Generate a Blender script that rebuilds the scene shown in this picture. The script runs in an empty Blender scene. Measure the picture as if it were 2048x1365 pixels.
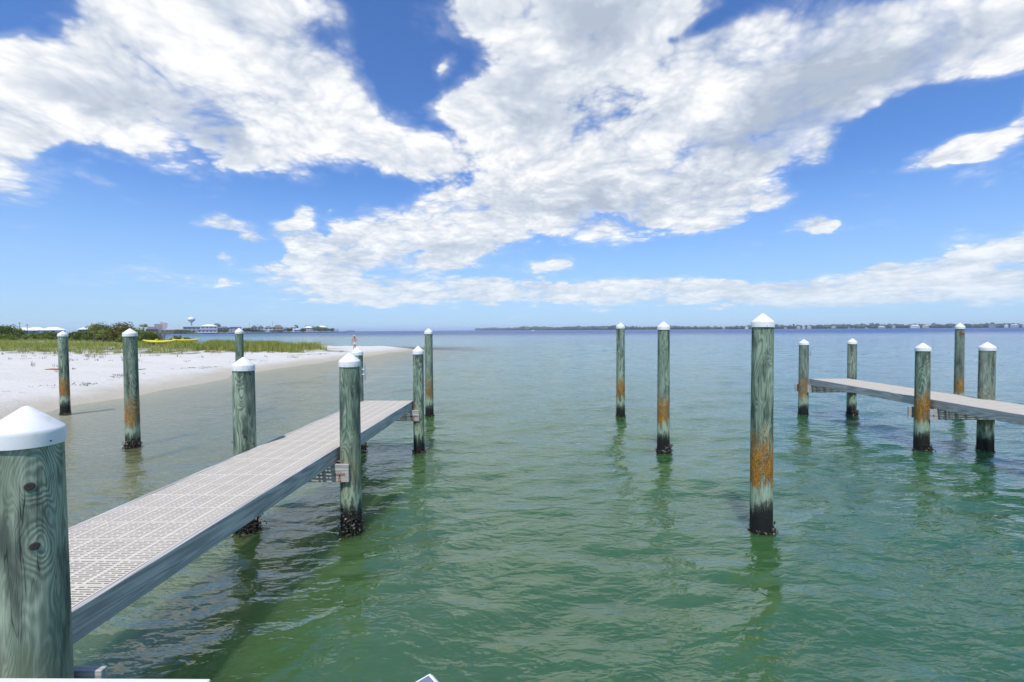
import bpy, bmesh, math, random
import numpy as np
from mathutils import Vector, Matrix
R = math.radians
rng = np.random.default_rng(7)
random.seed(7)
scene = bpy.context.scene
COL = scene.collection

# ---------------------------------------------------------------- camera
cam_d = bpy.data.cameras.new('camera')
cam = bpy.data.objects.new('camera', cam_d); COL.objects.link(cam)
scene.camera = cam
cam_d.sensor_width = 36.0
cam_d.lens = 36.0 * 900.0 / 2048.0
cam_d.clip_start = 0.05
cam_d.clip_end = 40000.0
EYE = 2.7
pitch, roll, yaw = math.atan(22/900), math.atan(0.0058), math.atan(6/900)
cam.matrix_world = (Matrix.Translation((0, 0, EYE)) @ Matrix.Rotation(yaw, 4, 'Z')
                    @ Matrix.Rotation(math.pi/2 - pitch, 4, 'X') @ Matrix.Rotation(-roll, 4, 'Z'))

# ---------------------------------------------------------------- node helper
class G:
    def __init__(s, nt):
        s.nt = nt
    def node(s, t, ins=None, **props):
        n = s.nt.nodes.new(t)
        for k, v in props.items():
            setattr(n, k, v)
        for k, v in (ins or {}).items():
            if isinstance(v, bpy.types.NodeSocket):
                s.nt.links.new(v, n.inputs[k])
            else:
                n.inputs[k].default_value = v
        return n
    def m(s, op, a, b=None, c=None, clamp=False):
        ins = {0: a}
        if b is not None: ins[1] = b
        if c is not None: ins[2] = c
        return s.node('ShaderNodeMath', ins, operation=op, use_clamp=clamp).outputs[0]
    def v(s, op, a, b=None, scale=None):
        ins = {0: a}
        if b is not None: ins[1] = b
        if scale is not None: ins['Scale'] = scale
        n = s.node('ShaderNodeVectorMath', ins, operation=op)
        return n.outputs['Value'] if op in ('LENGTH', 'DISTANCE', 'DOT_PRODUCT') else n.outputs[0]
    def mix(s, f, a, b, blend='MIX'):
        n = s.node('ShaderNodeMix', {0: f, 6: a, 7: b}, data_type='RGBA', blend_type=blend)
        return n.outputs[2]
    def smooth(s, x, a, b, lo=0.0, hi=1.0):
        return s.node('ShaderNodeMapRange', {0: x, 1: a, 2: b, 3: lo, 4: hi}, interpolation_type='SMOOTHSTEP').outputs[0]
    def lin(s, x, a, b, lo=0.0, hi=1.0):
        return s.node('ShaderNodeMapRange', {0: x, 1: a, 2: b, 3: lo, 4: hi}).outputs[0]
    def noise(s, vec, scale, detail=4.0, rough=0.55, dist=0.0, out=0, lac=2.0):
        return s.node('ShaderNodeTexNoise', {'Vector': vec, 'Scale': scale, 'Detail': detail, 'Roughness': rough,
                                             'Distortion': dist, 'Lacunarity': lac}).outputs[out]
    def ramp(s, f, stops, interp='LINEAR'):
        n = s.node('ShaderNodeValToRGB', {0: f})
        cr = n.color_ramp; cr.interpolation = interp
        while len(cr.elements) < len(stops): cr.elements.new(0.5)
        for e, (p, c) in zip(cr.elements, stops):
            e.position = p; e.color = (*c, 1.0)
        return n.outputs[0]
    def xyz(s, vec):
        n = s.node('ShaderNodeSeparateXYZ', {0: vec}); return n.outputs
    def comb(s, x, y, z):
        return s.node('ShaderNodeCombineXYZ', {0: x, 1: y, 2: z}).outputs[0]
def rgb(*c): return (*c, 1.0)

# ---------------------------------------------------------------- sky, clouds and sun
SUN_EL = R(63.0)
sd = Vector((-0.20*math.cos(SUN_EL), -0.98*math.cos(SUN_EL), math.sin(SUN_EL))).normalized()   # towards the sun
world = bpy.data.worlds.new('World'); scene.world = world
world.use_nodes = True
world.node_tree.nodes.clear()
CLOUDS = [
(-0.7854, 0.3895, 0.1412, 0.1133, 0.1234, 1),
(-0.661, 0.3811, 0.1574, 0.0987, 0.0126, 1),
(-0.7204, 0.5053, 0.111, 0.088, -0.0537, 1),
(-0.5957, 0.5648, 0.1869, 0.0997, 0.0388, 1),
(-0.5485, 0.4586, 0.1499, 0.1451, -0.5031, 1),
(-0.4275, 0.5085, 0.1793, 0.1545, -0.6102, 1),
(-0.3317, 0.4331, 0.2072, 0.1209, -0.5397, 1),
(-0.2187, 0.3706, 0.1471, 0.0855, -0.3818, 1),
(-0.4813, 0.6335, 0.1509, 0.0723, 0.3064, 1),
(-0.3514, 0.6284, 0.0718, 0.0542, -1.0179, 0.6),
(-0.8478, 0.2547, 0.0782, 0.0935, 0.2711, 1.3),
(-0.838, 0.3169, 0.0395, 0.0633, 0.3303, 0.8),
(-0.5725, 0.3305, 0.0919, 0.0478, -0.5604, 0.55),
(-0.7328, 0.2314, 0.0672, 0.0293, -0.4758, 0.5),
(-0.8228, 0.1709, 0.0617, 0.0219, -0.084, 0.2),
(-0.0776, 0.6989, 0.1427, 0.0991, -1.0359, 1),
(0.0776, 0.6648, 0.2687, 0.1774, -0.5611, 1),
(0.0, 0.4894, 0.1338, 0.1465, -0.1796, 1),
(0.1651, 0.5586, 0.2392, 0.1732, 0.266, 1),
(0.2397, 0.6468, 0.2301, 0.1056, -0.1535, 1),
(-0.0222, 0.3673, 0.1815, 0.1463, 0.3495, 1),
(0.1326, 0.3632, 0.2552, 0.1352, 0.303, 1),
(0.3117, 0.4324, 0.2312, 0.1575, 0.3351, 1),
(0.4636, 0.4749, 0.2385, 0.1511, 0.2794, 1),
(0.6032, 0.5004, 0.2093, 0.1254, -0.0117, 1),
(0.7389, 0.4893, 0.1742, 0.0915, -0.1513, 1),
(0.8176, 0.4445, 0.087, 0.058, -0.2177, 1),
(0.5322, 0.3709, 0.1467, 0.0942, 0.5325, 1),
(0.4182, 0.3129, 0.1278, 0.0694, 0.3508, 1),
(0.2606, 0.2889, 0.2243, 0.0711, 0.0112, 1),
(0.5957, 0.3375, 0.0548, 0.0453, 0.8777, 0.7),
(0.5155, 0.2567, 0.0678, 0.0386, 0.1551, 0.8),
(0.3416, 0.2184, 0.1398, 0.0405, 0.0291, 1),
(0.1867, 0.2178, 0.1525, 0.042, -0.0459, 1),
(0.0333, 0.2447, 0.1455, 0.0611, -0.0137, 1),
(-0.0887, 0.2446, 0.1569, 0.085, 0.1894, 1),
(-0.2187, 0.2404, 0.1065, 0.0644, 0.3969, 1),
(-0.3218, 0.171, 0.1228, 0.0626, 0.3204, 1),
(-0.1974, 0.1542, 0.1747, 0.0539, 0.0239, 1),
(-0.0776, 0.1782, 0.1448, 0.0548, 0.0077, 1),
(-0.3709, 0.1476, 0.0849, 0.0455, 0.0507, 0.9),
(-0.2502, 0.0989, 0.2263, 0.0379, 0.0179, 0.7),
(-0.0776, 0.1007, 0.0848, 0.0244, 0.002, 0.6),
(-0.4275, 0.104, 0.1213, 0.0333, 0.0402, 0.5),
(-0.4502, 0.2081, 0.0484, 0.0753, -0.0033, 1),
(-0.4547, 0.1578, 0.0607, 0.0747, 0.0702, 0.8),
(-0.5322, 0.1853, 0.0586, 0.0437, -0.2058, 0.9),
(-0.5841, 0.2076, 0.0458, 0.031, -0.0812, 0.8),
(-0.5803, 0.1412, 0.0281, 0.025, 0.0853, 0.8),
(-0.5071, 0.1199, 0.0481, 0.0293, -0.1409, 0.7),
(-0.39, 0.237, 0.0115, 0.0107, 0.0909, 0.5),
(-0.1489, 0.5728, 0.0477, 0.0347, 0.7482, 0.65),
(-0.1435, 0.4742, 0.0845, 0.0636, 0.8202, 0.6),
(0.0887, 0.1439, 0.0749, 0.0317, 0.1218, 1.1),
(0.0666, 0.0911, 0.0663, 0.0366, -0.0118, 0.8),
(0.1867, 0.0923, 0.0675, 0.0295, -0.0232, 0.7),
(-0.0444, 0.0763, 0.0731, 0.022, -0.0024, 0.7),
(0.3317, 0.0984, 0.0224, 0.0157, -0.04, 0.6),
(0.4275, 0.0871, 0.067, 0.0177, -0.103, 0.8),
(0.4089, 0.0696, 0.072, 0.0247, -0.0363, 0.45),
(0.5725, 0.1935, 0.066, 0.0336, -0.0685, 1.1),
(0.607, 0.1842, 0.0223, 0.0083, 0.0361, 0.6),
(0.7685, 0.28, 0.0611, 0.0364, 0.1724, 1.1),
(0.8279, 0.293, 0.0599, 0.0409, 0.4305, 1.1),
(0.8124, 0.2636, 0.0342, 0.0171, -0.03, 0.7),
(0.8527, 0.3396, 0.0194, 0.0306, -0.3782, 0.7),
(0.5803, 0.0763, 0.0939, 0.0307, 0.2367, 0.9),
(0.6815, 0.0917, 0.0809, 0.0334, 0.1898, 0.95),
(0.7798, 0.1109, 0.0678, 0.0332, 0.1795, 1),
(0.8527, 0.1203, 0.0583, 0.0403, 0.2553, 1),
(0.745, 0.07, 0.1737, 0.0405, 0.0482, 0.75),
(0.5322, 0.0693, 0.0545, 0.0189, -0.0474, 0.7),
(0.8228, 0.0641, 0.0856, 0.0414, -0.0769, 0.75),
(0.1326, 0.0714, 0.3465, 0.046, -0.014, 0.9),
(0.4813, 0.0618, 0.3051, 0.0411, -0.0354, 0.85),
(-0.2709, 0.0717, 0.3097, 0.0447, 0.0119, 0.8),
(0.3218, 0.6733, 0.1348, 0.0905, -0.2223, 1),
(0.4275, 0.5542, 0.1123, 0.0721, 0.3611, 1),
(0.2915, 0.5842, 0.1361, 0.0922, -0.1758, 0.8),
(0.6815, 0.4196, 0.1559, 0.0748, 0.0781, 1),
(0.7854, 0.4127, 0.1199, 0.0489, -0.0623, 0.9),
(0.833, 0.4146, 0.0669, 0.0491, -0.1979, 1),
(-0.8071, 0.3196, 0.0911, 0.0612, -0.0646, 0.8),
(-0.7141, 0.3065, 0.1161, 0.0475, -0.0752, 0.6),
(-0.4813, 0.3873, 0.1372, 0.1023, -0.5372, 0.9),
(-0.0776, 0.4552, 0.0849, 0.1096, 0.0293, 0.8),
(-0.6255, 0.2831, 0.094, 0.0407, -0.4761, 0.35),
(-0.5155, 0.3224, 0.0802, 0.0552, -0.3461, 0.35),
(0.1974, 0.4842, 0.1409, 0.1073, -0.1002, 0.9),
(0.1107, 0.4527, 0.1084, 0.097, -0.0554, 0.7),
(0.4636, 0.2364, 0.1341, 0.0446, 0.1746, 0.7),
(0.3709, 0.2677, 0.1659, 0.0697, 0.1772, 0.8),
(-0.3514, 0.2007, 0.144, 0.0556, 0.4249, 0.8),
(-0.647, 0.0926, 0.2036, 0.0293, -0.0275, 0.5),
(-0.0333, 0.1118, 0.1455, 0.0269, -0.0021, 0.6),
(-0.3117, 0.0763, 0.2825, 0.0302, 0.0164, 0.5),
(0.2915, 0.084, 0.2432, 0.0351, -0.0295, 0.7),
(0.6679, 0.0579, 0.2527, 0.0345, -0.0497, 0.75)
]
HOLES = [
(-0.2502, 0.5941, 0.0553, 0.0837, -0.2262, 1.0),
(-0.1867, 0.5148, 0.0727, 0.0563, -0.9374, 0.9),
(-0.2606, 0.6891, 0.0736, 0.0529, 0.1748, 0.6),
(-0.1107, 0.4374, 0.0503, 0.0238, 1.2286, 0.5),
(-0.838, 0.4655, 0.0274, 0.0324, -0.3409, 1.0),
(-0.7964, 0.463, 0.0205, 0.0289, -0.0557, 0.5),
(0.3948, 0.6137, 0.0535, 0.0247, 0.5745, 1.1),
(0.3416, 0.5953, 0.0202, 0.0143, -0.2144, 0.7),
(-0.4089, 0.6553, 0.0398, 0.0323, -0.1189, 0.3),
(-0.4986, 0.296, 0.0749, 0.0402, -0.2548, 0.6),
(-0.1107, 0.3104, 0.0663, 0.0241, 0.2895, 0.5)
]
BASES = [
(0.1651, 0.6572, 0.1758, 0.1175, -0.282, 0.85),
(0.0333, 0.4779, 0.0886, 0.0999, -0.0216, 0.6),
(0.2397, 0.2798, 0.2371, 0.054, -0.0165, 0.95),
(0.0776, 0.266, 0.1643, 0.0388, -0.0258, 0.7),
(0.4813, 0.3819, 0.1737, 0.0987, 0.4215, 0.8),
(0.5803, 0.4526, 0.17, 0.0785, 0.1382, 0.75),
(0.7204, 0.4475, 0.1407, 0.0476, -0.0363, 0.5),
(-0.6815, 0.3579, 0.172, 0.053, 0.0008, 0.55),
(-0.5725, 0.3398, 0.0904, 0.0487, -0.444, 0.6),
(-0.2915, 0.3853, 0.1279, 0.0439, -0.3614, 0.35),
(-0.1435, 0.1883, 0.162, 0.0242, 0.0205, 0.55),
(-0.1867, 0.1272, 0.1597, 0.0164, 0.0174, 0.5),
(0.4089, 0.2021, 0.1024, 0.0184, 0.0024, 0.6),
(0.7909, 0.4651, 0.0855, 0.0423, -0.4436, 0.3),
(-0.4986, 0.5009, 0.0507, 0.0989, 0.0646, 0.3),
(-0.2915, 0.1618, 0.0818, 0.0159, 0.1326, 0.4),
(-0.1107, 0.6638, 0.0638, 0.0683, -0.6601, 0.35)
]

def build_sky():
    g = G(world.node_tree)
    d = g.node('ShaderNodeTexCoord').outputs['Generated']
    x, y, z = g.xyz(d)
    az = g.m('ARCTAN2', x, y)
    h = g.m('SQRT', g.m('ADD', g.m('MULTIPLY', x, x), g.m('MULTIPLY', y, y)))
    te = g.m('DIVIDE', z, g.m('MAXIMUM', h, 0.02))
    # noise space: shrinks gently towards the horizon
    q = g.v('SCALE', d, scale=g.m('DIVIDE', 1.0, g.m('ADD', g.m('ABSOLUTE', z), 0.24)))
    q = g.v('MULTIPLY', q, (1.0, 1.0, 1.35))
    wn = g.noise(q, 2.6, 2.0, 0.55, out=1)
    warp = g.v('MULTIPLY', g.v('SUBTRACT', wn, (0.5, 0.5, 0.5)), (0.16, 0.13, 0.0))
    near = g.smooth(te, 0.02, 0.35, 0.3, 1.0)
    c = g.v('ADD', g.comb(az, te, 0.0), g.v('SCALE', warp, scale=near))
    def field(lst, vec):
        acc = None
        for a, t, ra, rt, rot, w in lst:      # soft ellipsoid puffs, summed
            gr = g.node('ShaderNodeTexGradient', {0: vec}, gradient_type='SPHERICAL')
            tm = gr.texture_mapping; tm.vector_type = 'TEXTURE'
            tm.translation = (a, t, 0); tm.rotation = (0, 0, rot); tm.scale = (ra, rt, 1)
            acc = g.m('MULTIPLY', gr.outputs[1], w) if acc is None else g.m('MULTIPLY_ADD', gr.outputs[1], w, acc)
        return acc
    mask = g.m('MULTIPLY_ADD', g.m('SMOOTH_MIN', field(CLOUDS, c), 0.92, 0.35), 2.4, -0.50)
    hole = field(HOLES, c)
    mask = g.m('SUBTRACT', mask, g.m('MULTIPLY', hole, 1.5))
    # the same broken cumulus goes on over the rest of the sky
    cov = g.m('MULTIPLY', g.m('SUBTRACT', g.noise(q, 1.15, 2.0, 0.5), 0.46), 5.0)
    cov = g.m('MINIMUM', g.m('MAXIMUM', cov, -1.0), 1.0)
    out = g.m('MAXIMUM', g.smooth(g.m('ABSOLUTE', az), 0.92, 1.15), g.smooth(te, 0.68, 0.95))
    mask = g.m('ADD', g.m('MULTIPLY', mask, g.m('SUBTRACT', 1.0, out)), g.m('MULTIPLY', cov, out))
    f1 = g.noise(q, 2.6, 8.0, 0.60, 0.15)
    def billow(vec):      # heaped rounded puffs
        return g.node('ShaderNodeTexVoronoi', {'Vector': g.v('ADD', vec, g.v('SCALE', wn, scale=0.20)), 'Scale': 3.5, 'Detail': 3.6, 'Roughness': 0.64,
                                               'Lacunarity': 2.3}, feature='F1').outputs[0]
    b1 = billow(q)
    b2 = billow(g.v('ADD', q, (0.0, 0.0, 0.065)))
    D = g.m('ADD', mask, g.m('MULTIPLY', g.m('SUBTRACT', f1, 0.5), 2.3))
    D = g.m('ADD', D, g.m('MULTIPLY', g.m('SUBTRACT', 0.66, b1), 1.25))
    soft = g.smooth(g.noise(q, 1.7, 2.0, 0.5), 0.36, 0.62, 0.5, 1.15)      # some edges crisp, others frayed
    alpha = g.m('POWER', g.smooth(g.m('MULTIPLY', D, soft), -0.38, 0.60), 1.3)
    veil = g.m('MULTIPLY', g.smooth(D, -0.95, 0.75), g.smooth(f1, 0.36, 0.64, 0.08, 0.46))       # thin vapour round the bodies
    alpha = g.m('MAXIMUM', alpha, veil)
    # light and shade of the cloud bodies
    relief = g.m('ADD', g.m('MULTIPLY', g.m('SUBTRACT', b2, b1), 0.5), g.m('MULTIPLY', g.m('SUBTRACT', f1, 0.5), 0.8))
    base = g.m('SMOOTH_MIN', field(BASES, c), 0.85, 0.3)
    base = g.m('ADD', g.m('MULTIPLY', base, g.m('SUBTRACT', 1.0, out)), g.m('MULTIPLY', g.m('MINIMUM', g.m('MAXIMUM', cov, 0.0), 0.5), out))
    base = g.m('MULTIPLY', base, g.smooth(D, 0.1, 1.0))
    shade = g.m('ADD', g.m('MULTIPLY', base, g.m('MULTIPLY_ADD', f1, -1.8, 1.72)), g.m('MULTIPLY', g.m('SUBTRACT', b1, 0.50), 0.30))
    shade = g.m('SUBTRACT', shade, relief)
    shade = g.m('ADD', shade, 0.20, clamp=True)
    cc = g.ramp(shade, [(0.0, (0.96, 0.96, 0.96)), (0.25, (0.82, 0.835, 0.86)), (0.62, (0.57, 0.625, 0.71)), (1.0, (0.41, 0.475, 0.58))])
    cc = g.mix(g.smooth(te, 0.0, 0.30, 0.55, 0.0), cc, rgb(0.57, 0.69, 0.82))
    cc = g.v('SCALE', cc, scale=10.0)
    sky = g.node('ShaderNodeTexSky', sky_type='NISHITA', sun_disc=False, sun_elevation=SUN_EL,
                 sun_rotation=math.atan2(sd.x, sd.y), altitude=0.0, air_density=1.0, dust_density=0.2, ozone_density=3.0).outputs[0]
    sky = g.v('MULTIPLY', sky, (0.74, 1.06, 1.52))
    sky = g.mix(g.smooth(te, -0.02, 0.34, 0.7, 0.0), sky, (3.8, 5.5, 7.8, 1.0))
    alpha = g.m('MULTIPLY', alpha, g.smooth(te, 0.0, 0.07, 0.35, 1.0))
    col = g.mix(alpha, sky, cc)
    bg = g.node('ShaderNodeBackground', {0: col, 1: 0.1})
    g.node('ShaderNodeOutputWorld', {0: bg.outputs[0]})
build_sky()
world.cycles.sampling_method = 'MANUAL'
world.cycles.sample_map_resolution = 512

sun_d = bpy.data.lights.new('sun', 'SUN')
sun_d.energy = 3.5; sun_d.angle = R(0.53); sun_d.color = (1.0, 0.96, 0.89)
sun = bpy.data.objects.new('sun', sun_d); COL.objects.link(sun)
sun.location = (-20, -60, 120)
sun.rotation_euler = (-sd).to_track_quat('-Z', 'Y').to_euler()

vs = scene.view_settings
scene.display_settings.display_device = 'sRGB'
vs.view_transform = 'Standard'; vs.look = 'None'; vs.gamma = 1.0; vs.use_curve_mapping = False
vs.exposure = 0.2
scene.render.engine = 'CYCLES'
cy = scene.cycles
cy.max_bounces = 6; cy.diffuse_bounces = 2; cy.glossy_bounces = 3; cy.transmission_bounces = 4; cy.transparent_max_bounces = 12; cy.volume_bounces = 1
cy.sample_clamp_indirect = 6.0
cy.use_adaptive_sampling = True; cy.adaptive_threshold = 0.012; cy.adaptive_min_samples = 16
cy.use_denoising = True
cy.caustics_reflective = False; cy.caustics_refractive = False
cy.blur_glossy = 0.3

# ---------------------------------------------------------------- object helpers
def tag(o, label=None, cat=None, group=None, kind=None):
    if label: o['label'] = label
    if cat: o['category'] = cat
    if group: o['group'] = group
    if kind: o['kind'] = kind
    return o
def thing(name, label, cat, loc=(0, 0, 0), rotz=0.0, group=None):
    o = bpy.data.objects.new(name, None); COL.objects.link(o)
    o.location = loc; o.rotation_euler = (0, 0, rotz); o.empty_display_size = 0.2
    return tag(o, label, cat, group)
def link(name, me, mat, parent=None, loc=None, rot=None):
    o = bpy.data.objects.new(name, me); COL.objects.link(o)
    if mat is not None and len(me.materials) == 0: me.materials.append(mat)
    if parent is not None: o.parent = parent
    if loc is not None: o.location = loc
    if rot is not None: o.rotation_euler = rot
    return o
def mesh_np(name, verts, faces, smooth=False):
    me = bpy.data.meshes.new(name)
    verts = np.asarray(verts, np.float32).reshape(-1, 3); faces = np.asarray(faces, np.int32)
    n, k = faces.shape
    me.vertices.add(len(verts)); me.vertices.foreach_set('co', verts.ravel())
    me.loops.add(n*k); me.loops.foreach_set('vertex_index', faces.ravel())
    me.polygons.add(n); me.polygons.foreach_set('loop_start', np.arange(0, n*k, k, dtype=np.int32))
    me.update(calc_edges=True)
    if smooth: me.shade_smooth()
    return me
class MB:
    """collects simple shapes into one mesh"""
    def __init__(s): s.v = []; s.f = []
    def box(s, x0, x1, y0, y1, z0, z1):
        b = len(s.v)
        s.v += [(x0, y0, z0), (x1, y0, z0), (x1, y1, z0), (x0, y1, z0), (x0, y0, z1), (x1, y0, z1), (x1, y1, z1), (x0, y1, z1)]
        s.f += [tuple(b+i for i in q) for q in ((0, 3, 2, 1), (4, 5, 6, 7), (0, 1, 5, 4), (1, 2, 6, 5), (2, 3, 7, 6), (3, 0, 4, 7))]
        return s
    def tube(s, pts, rad, n=8, cap=True):
        pts = [Vector(p) for p in pts]; b0 = len(s.v); ref = Vector((0.31, 0.77, 0.55))
        for i, p in enumerate(pts):
            t = (pts[min(i+1, len(pts)-1)] - pts[max(i-1, 0)]).normalized()
            a = t.cross(ref)
            if a.length < 0.1: a = t.cross(Vector((1, 0, 0)))
            a.normalize(); c = t.cross(a); r = rad[i] if hasattr(rad, '__len__') else rad
            for k in range(n):
                th = 2*math.pi*k/n
                s.v.append(tuple(p + r*(a*math.cos(th) + c*math.sin(th))))
        for i in range(len(pts)-1):
            for k in range(n):
                s.f.append((b0+i*n+k, b0+i*n+(k+1) % n, b0+(i+1)*n+(k+1) % n, b0+(i+1)*n+k))
        if cap:
            s.f.append(tuple(b0+k for k in reversed(range(n)))); e = b0+(len(pts)-1)*n
            s.f.append(tuple(e+k for k in range(n)))
        return s
    def lathe(s, prof, n=24, c=(0, 0)):
        b0 = len(s.v)
        for r, z in prof:
            for k in range(n):
                th = 2*math.pi*k/n
                s.v.append((c[0]+r*math.cos(th), c[1]+r*math.sin(th), z))
        for i in range(len(prof)-1):
            for k in range(n):
                s.f.append((b0+i*n+k, b0+i*n+(k+1) % n, b0+(i+1)*n+(k+1) % n, b0+(i+1)*n+k))
        return s
    def poly(s, pts):
        b = len(s.v); s.v += [tuple(p) for p in pts]; s.f.append(tuple(range(b, b+len(pts)))); return s
    def mesh(s, name, smooth=None, bevel=0.0):
        me = bpy.data.meshes.new(name); me.from_pydata(s.v, [], s.f)
        if bevel:
            bm = bmesh.new(); bm.from_mesh(me)
            bmesh.ops.bevel(bm, geom=bm.edges[:], offset=bevel, segments=1, affect='EDGES', profile=0.5)
            bm.to_mesh(me); bm.free()
        me.update()
        if smooth is not None:
            me.shade_smooth(); me.set_sharp_from_angle(angle=R(smooth))
        return me
    def build(s, name, mat, parent=None, loc=None, rot=None, smooth=None, bevel=0.0):
        return link(name, s.mesh(name, smooth, bevel), mat, parent, loc, rot)

# ---------------------------------------------------------------- materials
def newmat(name):
    m = bpy.data.materials.new(name); m.use_nodes = True; m.node_tree.nodes.clear()
    return m, G(m.node_tree)
def finish(g, color, rough=0.6, bump=None, bstr=0.3, bdist=0.01, spec=0.4, metal=0.0, transl=None):
    ins = {'Base Color': color, 'Roughness': rough, 'Specular IOR Level': spec, 'Metallic': metal}
    if bump is not None:
        ins['Normal'] = g.node('ShaderNodeBump', {'Height': bump, 'Strength': bstr, 'Distance': bdist}).outputs[0]
    p = g.node('ShaderNodeBsdfPrincipled', ins).outputs[0]
    if transl is not None:
        t = g.node('ShaderNodeBsdfTranslucent', {'Color': color}).outputs[0]
        p = g.node('ShaderNodeMixShader', {0: transl, 1: p, 2: t}).outputs[0]
    g.node('ShaderNodeOutputMaterial', {0: p})
def plain(name, c, rough=0.6, var=0.15, scale=3.0, metal=0.0, spec=0.4, bstr=0.15):
    m, g = newmat(name)
    co = g.node('ShaderNodeTexCoord').outputs['Object']
    n = g.noise(co, scale, 5.0, 0.6)
    col = g.mix(n, rgb(*[v*(1-var) for v in c]), rgb(*[min(1, v*(1+var)) for v in c]))
    finish(g, col, rough, n, bstr, 0.01, spec, metal)
    return m
def objpos(g, stretch, seed=True):
    co = g.node('ShaderNodeTexCoord').outputs['Object']
    p = g.v('MULTIPLY', co, stretch)
    if seed:
        r = g.node('ShaderNodeObjectInfo').outputs['Random']
        p = g.v('ADD', p, g.comb(g.m('MULTIPLY', r, 37.0), g.m('MULTIPLY', r, 61.0), g.m('MULTIPLY', r, 23.0)))
    return co, p
def pile_material(name, knots=()):
    m, g = newmat(name)
    co, p = objpos(g, (1.0, 1.0, 0.20))
    z = g.xyz(co)[2]
    n1 = g.noise(p, 5.5, 2.2, 0.45, 0.5)
    for kx, ky, kz in knots:
        dv = g.v('MULTIPLY', g.v('SUBTRACT', co, (kx, ky, kz)), (1.0, 1.0, 0.62))
        e = g.m('POWER', 2.718, g.m('MULTIPLY', g.m('MULTIPLY', g.v('LENGTH', dv), g.v('LENGTH', dv)), -170.0))
        n1 = g.m('ADD', n1, g.m('MULTIPLY', e, 0.22))
    ring = g.m('SINE', g.m('MULTIPLY', n1, 190.0 if knots else 135.0))
    fine = g.noise(g.v('MULTIPLY', p, (1, 1, 0.35)), 46.0, 5.0, 0.65)
    streak = g.noise(g.v('MULTIPLY', p, (1, 1, 0.9)), 9.0, 4.0, 0.6)
    blot = g.noise(p, 3.1, 3.0, 0.5, 0.8)
    wisp = g.noise(g.v('MULTIPLY', p, (1, 1, 0.8)), 17.0, 4.0, 0.6, 0.6)
    lm = g.m('ADD', g.m('MULTIPLY', ring, g.smooth(blot, 0.35, 0.65, 0.05, 0.17)), g.m('ADD', g.m('MULTIPLY', fine, 0.40), g.m('ADD', g.m('MULTIPLY', wisp, 0.55), g.m('MULTIPLY', blot, 0.45))))
    lm = g.smooth(lm, 0.46, 0.96)
    col = g.mix(lm, rgb(0.16, 0.205, 0.145), rgb(0.41, 0.48, 0.36)) if knots else g.mix(lm, rgb(0.058, 0.104, 0.070), rgb(0.36, 0.45, 0.33))
    warm = g.smooth(g.noise(p, 1.6, 3.0, 0.6), 0.5, 0.75)
    col = g.mix(g.m('MULTIPLY', warm, 0.45), col, g.mix(lm, rgb(0.085, 0.095, 0.05), rgb(0.27, 0.28, 0.17)))
    dk = g.smooth(g.m('ADD', streak, g.m('MULTIPLY', fine, 0.25)), 0.60, 0.80)
    col = g.mix(g.m('MULTIPLY', dk, 0.8), col, rgb(0.036, 0.052, 0.045))
    gy = g.smooth(g.noise(p, 2.0, 2.0, 0.5, 0.4), 0.52, 0.72)
    col = g.mix(g.m('MULTIPLY', gy, 0.35), col, rgb(0.20, 0.22, 0.19))
    # drying checks (cracks)
    crk = g.noise(g.v('MULTIPLY', p, (1, 1, 0.22)), 26.0, 2.0, 0.5)
    crk = g.smooth(g.m('ABSOLUTE', g.m('SUBTRACT', crk, 0.5)), 0.0, 0.012, 1.0, 0.0)
    crk = g.m('MULTIPLY', crk, g.smooth(streak, 0.48, 0.6))
    col = g.mix(g.m('MULTIPLY', crk, 0.8), col, rgb(0.02, 0.025, 0.02))
    # tide marks: rust-coloured growth, pale band, black weed
    edge = g.noise(g.v('MULTIPLY', co, (1, 1, 0.6)), 7.0, 5.0, 0.65)
    drip = g.noise(g.v('MULTIPLY', p, (1, 1, 0.5)), 20.0, 3.0, 0.6)
    rnd = g.node('ShaderNodeObjectInfo').outputs['Random']
    z = g.m('ADD', z, g.m('MULTIPLY', g.m('SUBTRACT', rnd, 0.5), 0.22))
    zj = g.m('ADD', z, g.m('ADD', g.m('MULTIPLY', g.m('SUBTRACT', edge, 0.5), 0.60), g.m('MULTIPLY', g.m('SUBTRACT', drip, 0.5), 0.75)))
    rust = g.m('MULTIPLY', g.smooth(zj, 0.46, 0.72), g.smooth(zj, 0.92, 1.45, 1.0, 0.0))
    amt = g.node('ShaderNodeAttribute', attribute_type='OBJECT', attribute_name='rust').outputs['Fac']
    rn = g.noise(g.v('MULTIPLY', p, (1, 1, 2.0)), 12.0, 5.0, 0.7)
    rust = g.m('MULTIPLY', g.m('MULTIPLY', rust, amt), g.smooth(g.m('ADD', g.m('MULTIPLY', rn, 0.7), g.m('MULTIPLY', wisp, 0.3)), 0.30, 0.56), clamp=True)
    rcol = g.ramp(g.m('ADD', g.m('MULTIPLY', g.noise(co, 42.0, 4.0, 0.75), 0.6), g.m('MULTIPLY', rn, 0.4)), [(0.36, (0.05, 0.038, 0.014)), (0.46, (0.19, 0.085, 0.016)), (0.55, (0.42, 0.195, 0.025)), (0.66, (0.46, 0.34, 0.10))])
    col = g.mix(rust, col, rcol)
    pale = g.m('MULTIPLY', g.smooth(zj, 0.34, 0.44), g.smooth(zj, 0.52, 0.68, 1.0, 0.0))
    col = g.mix(g.m('MULTIPLY', pale, g.smooth(fine, 0.2, 0.6, 0.35, 0.9)), col, rgb(0.36, 0.46, 0.33))
    grit = g.noise(co, 85.0, 4.0, 0.7)
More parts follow.
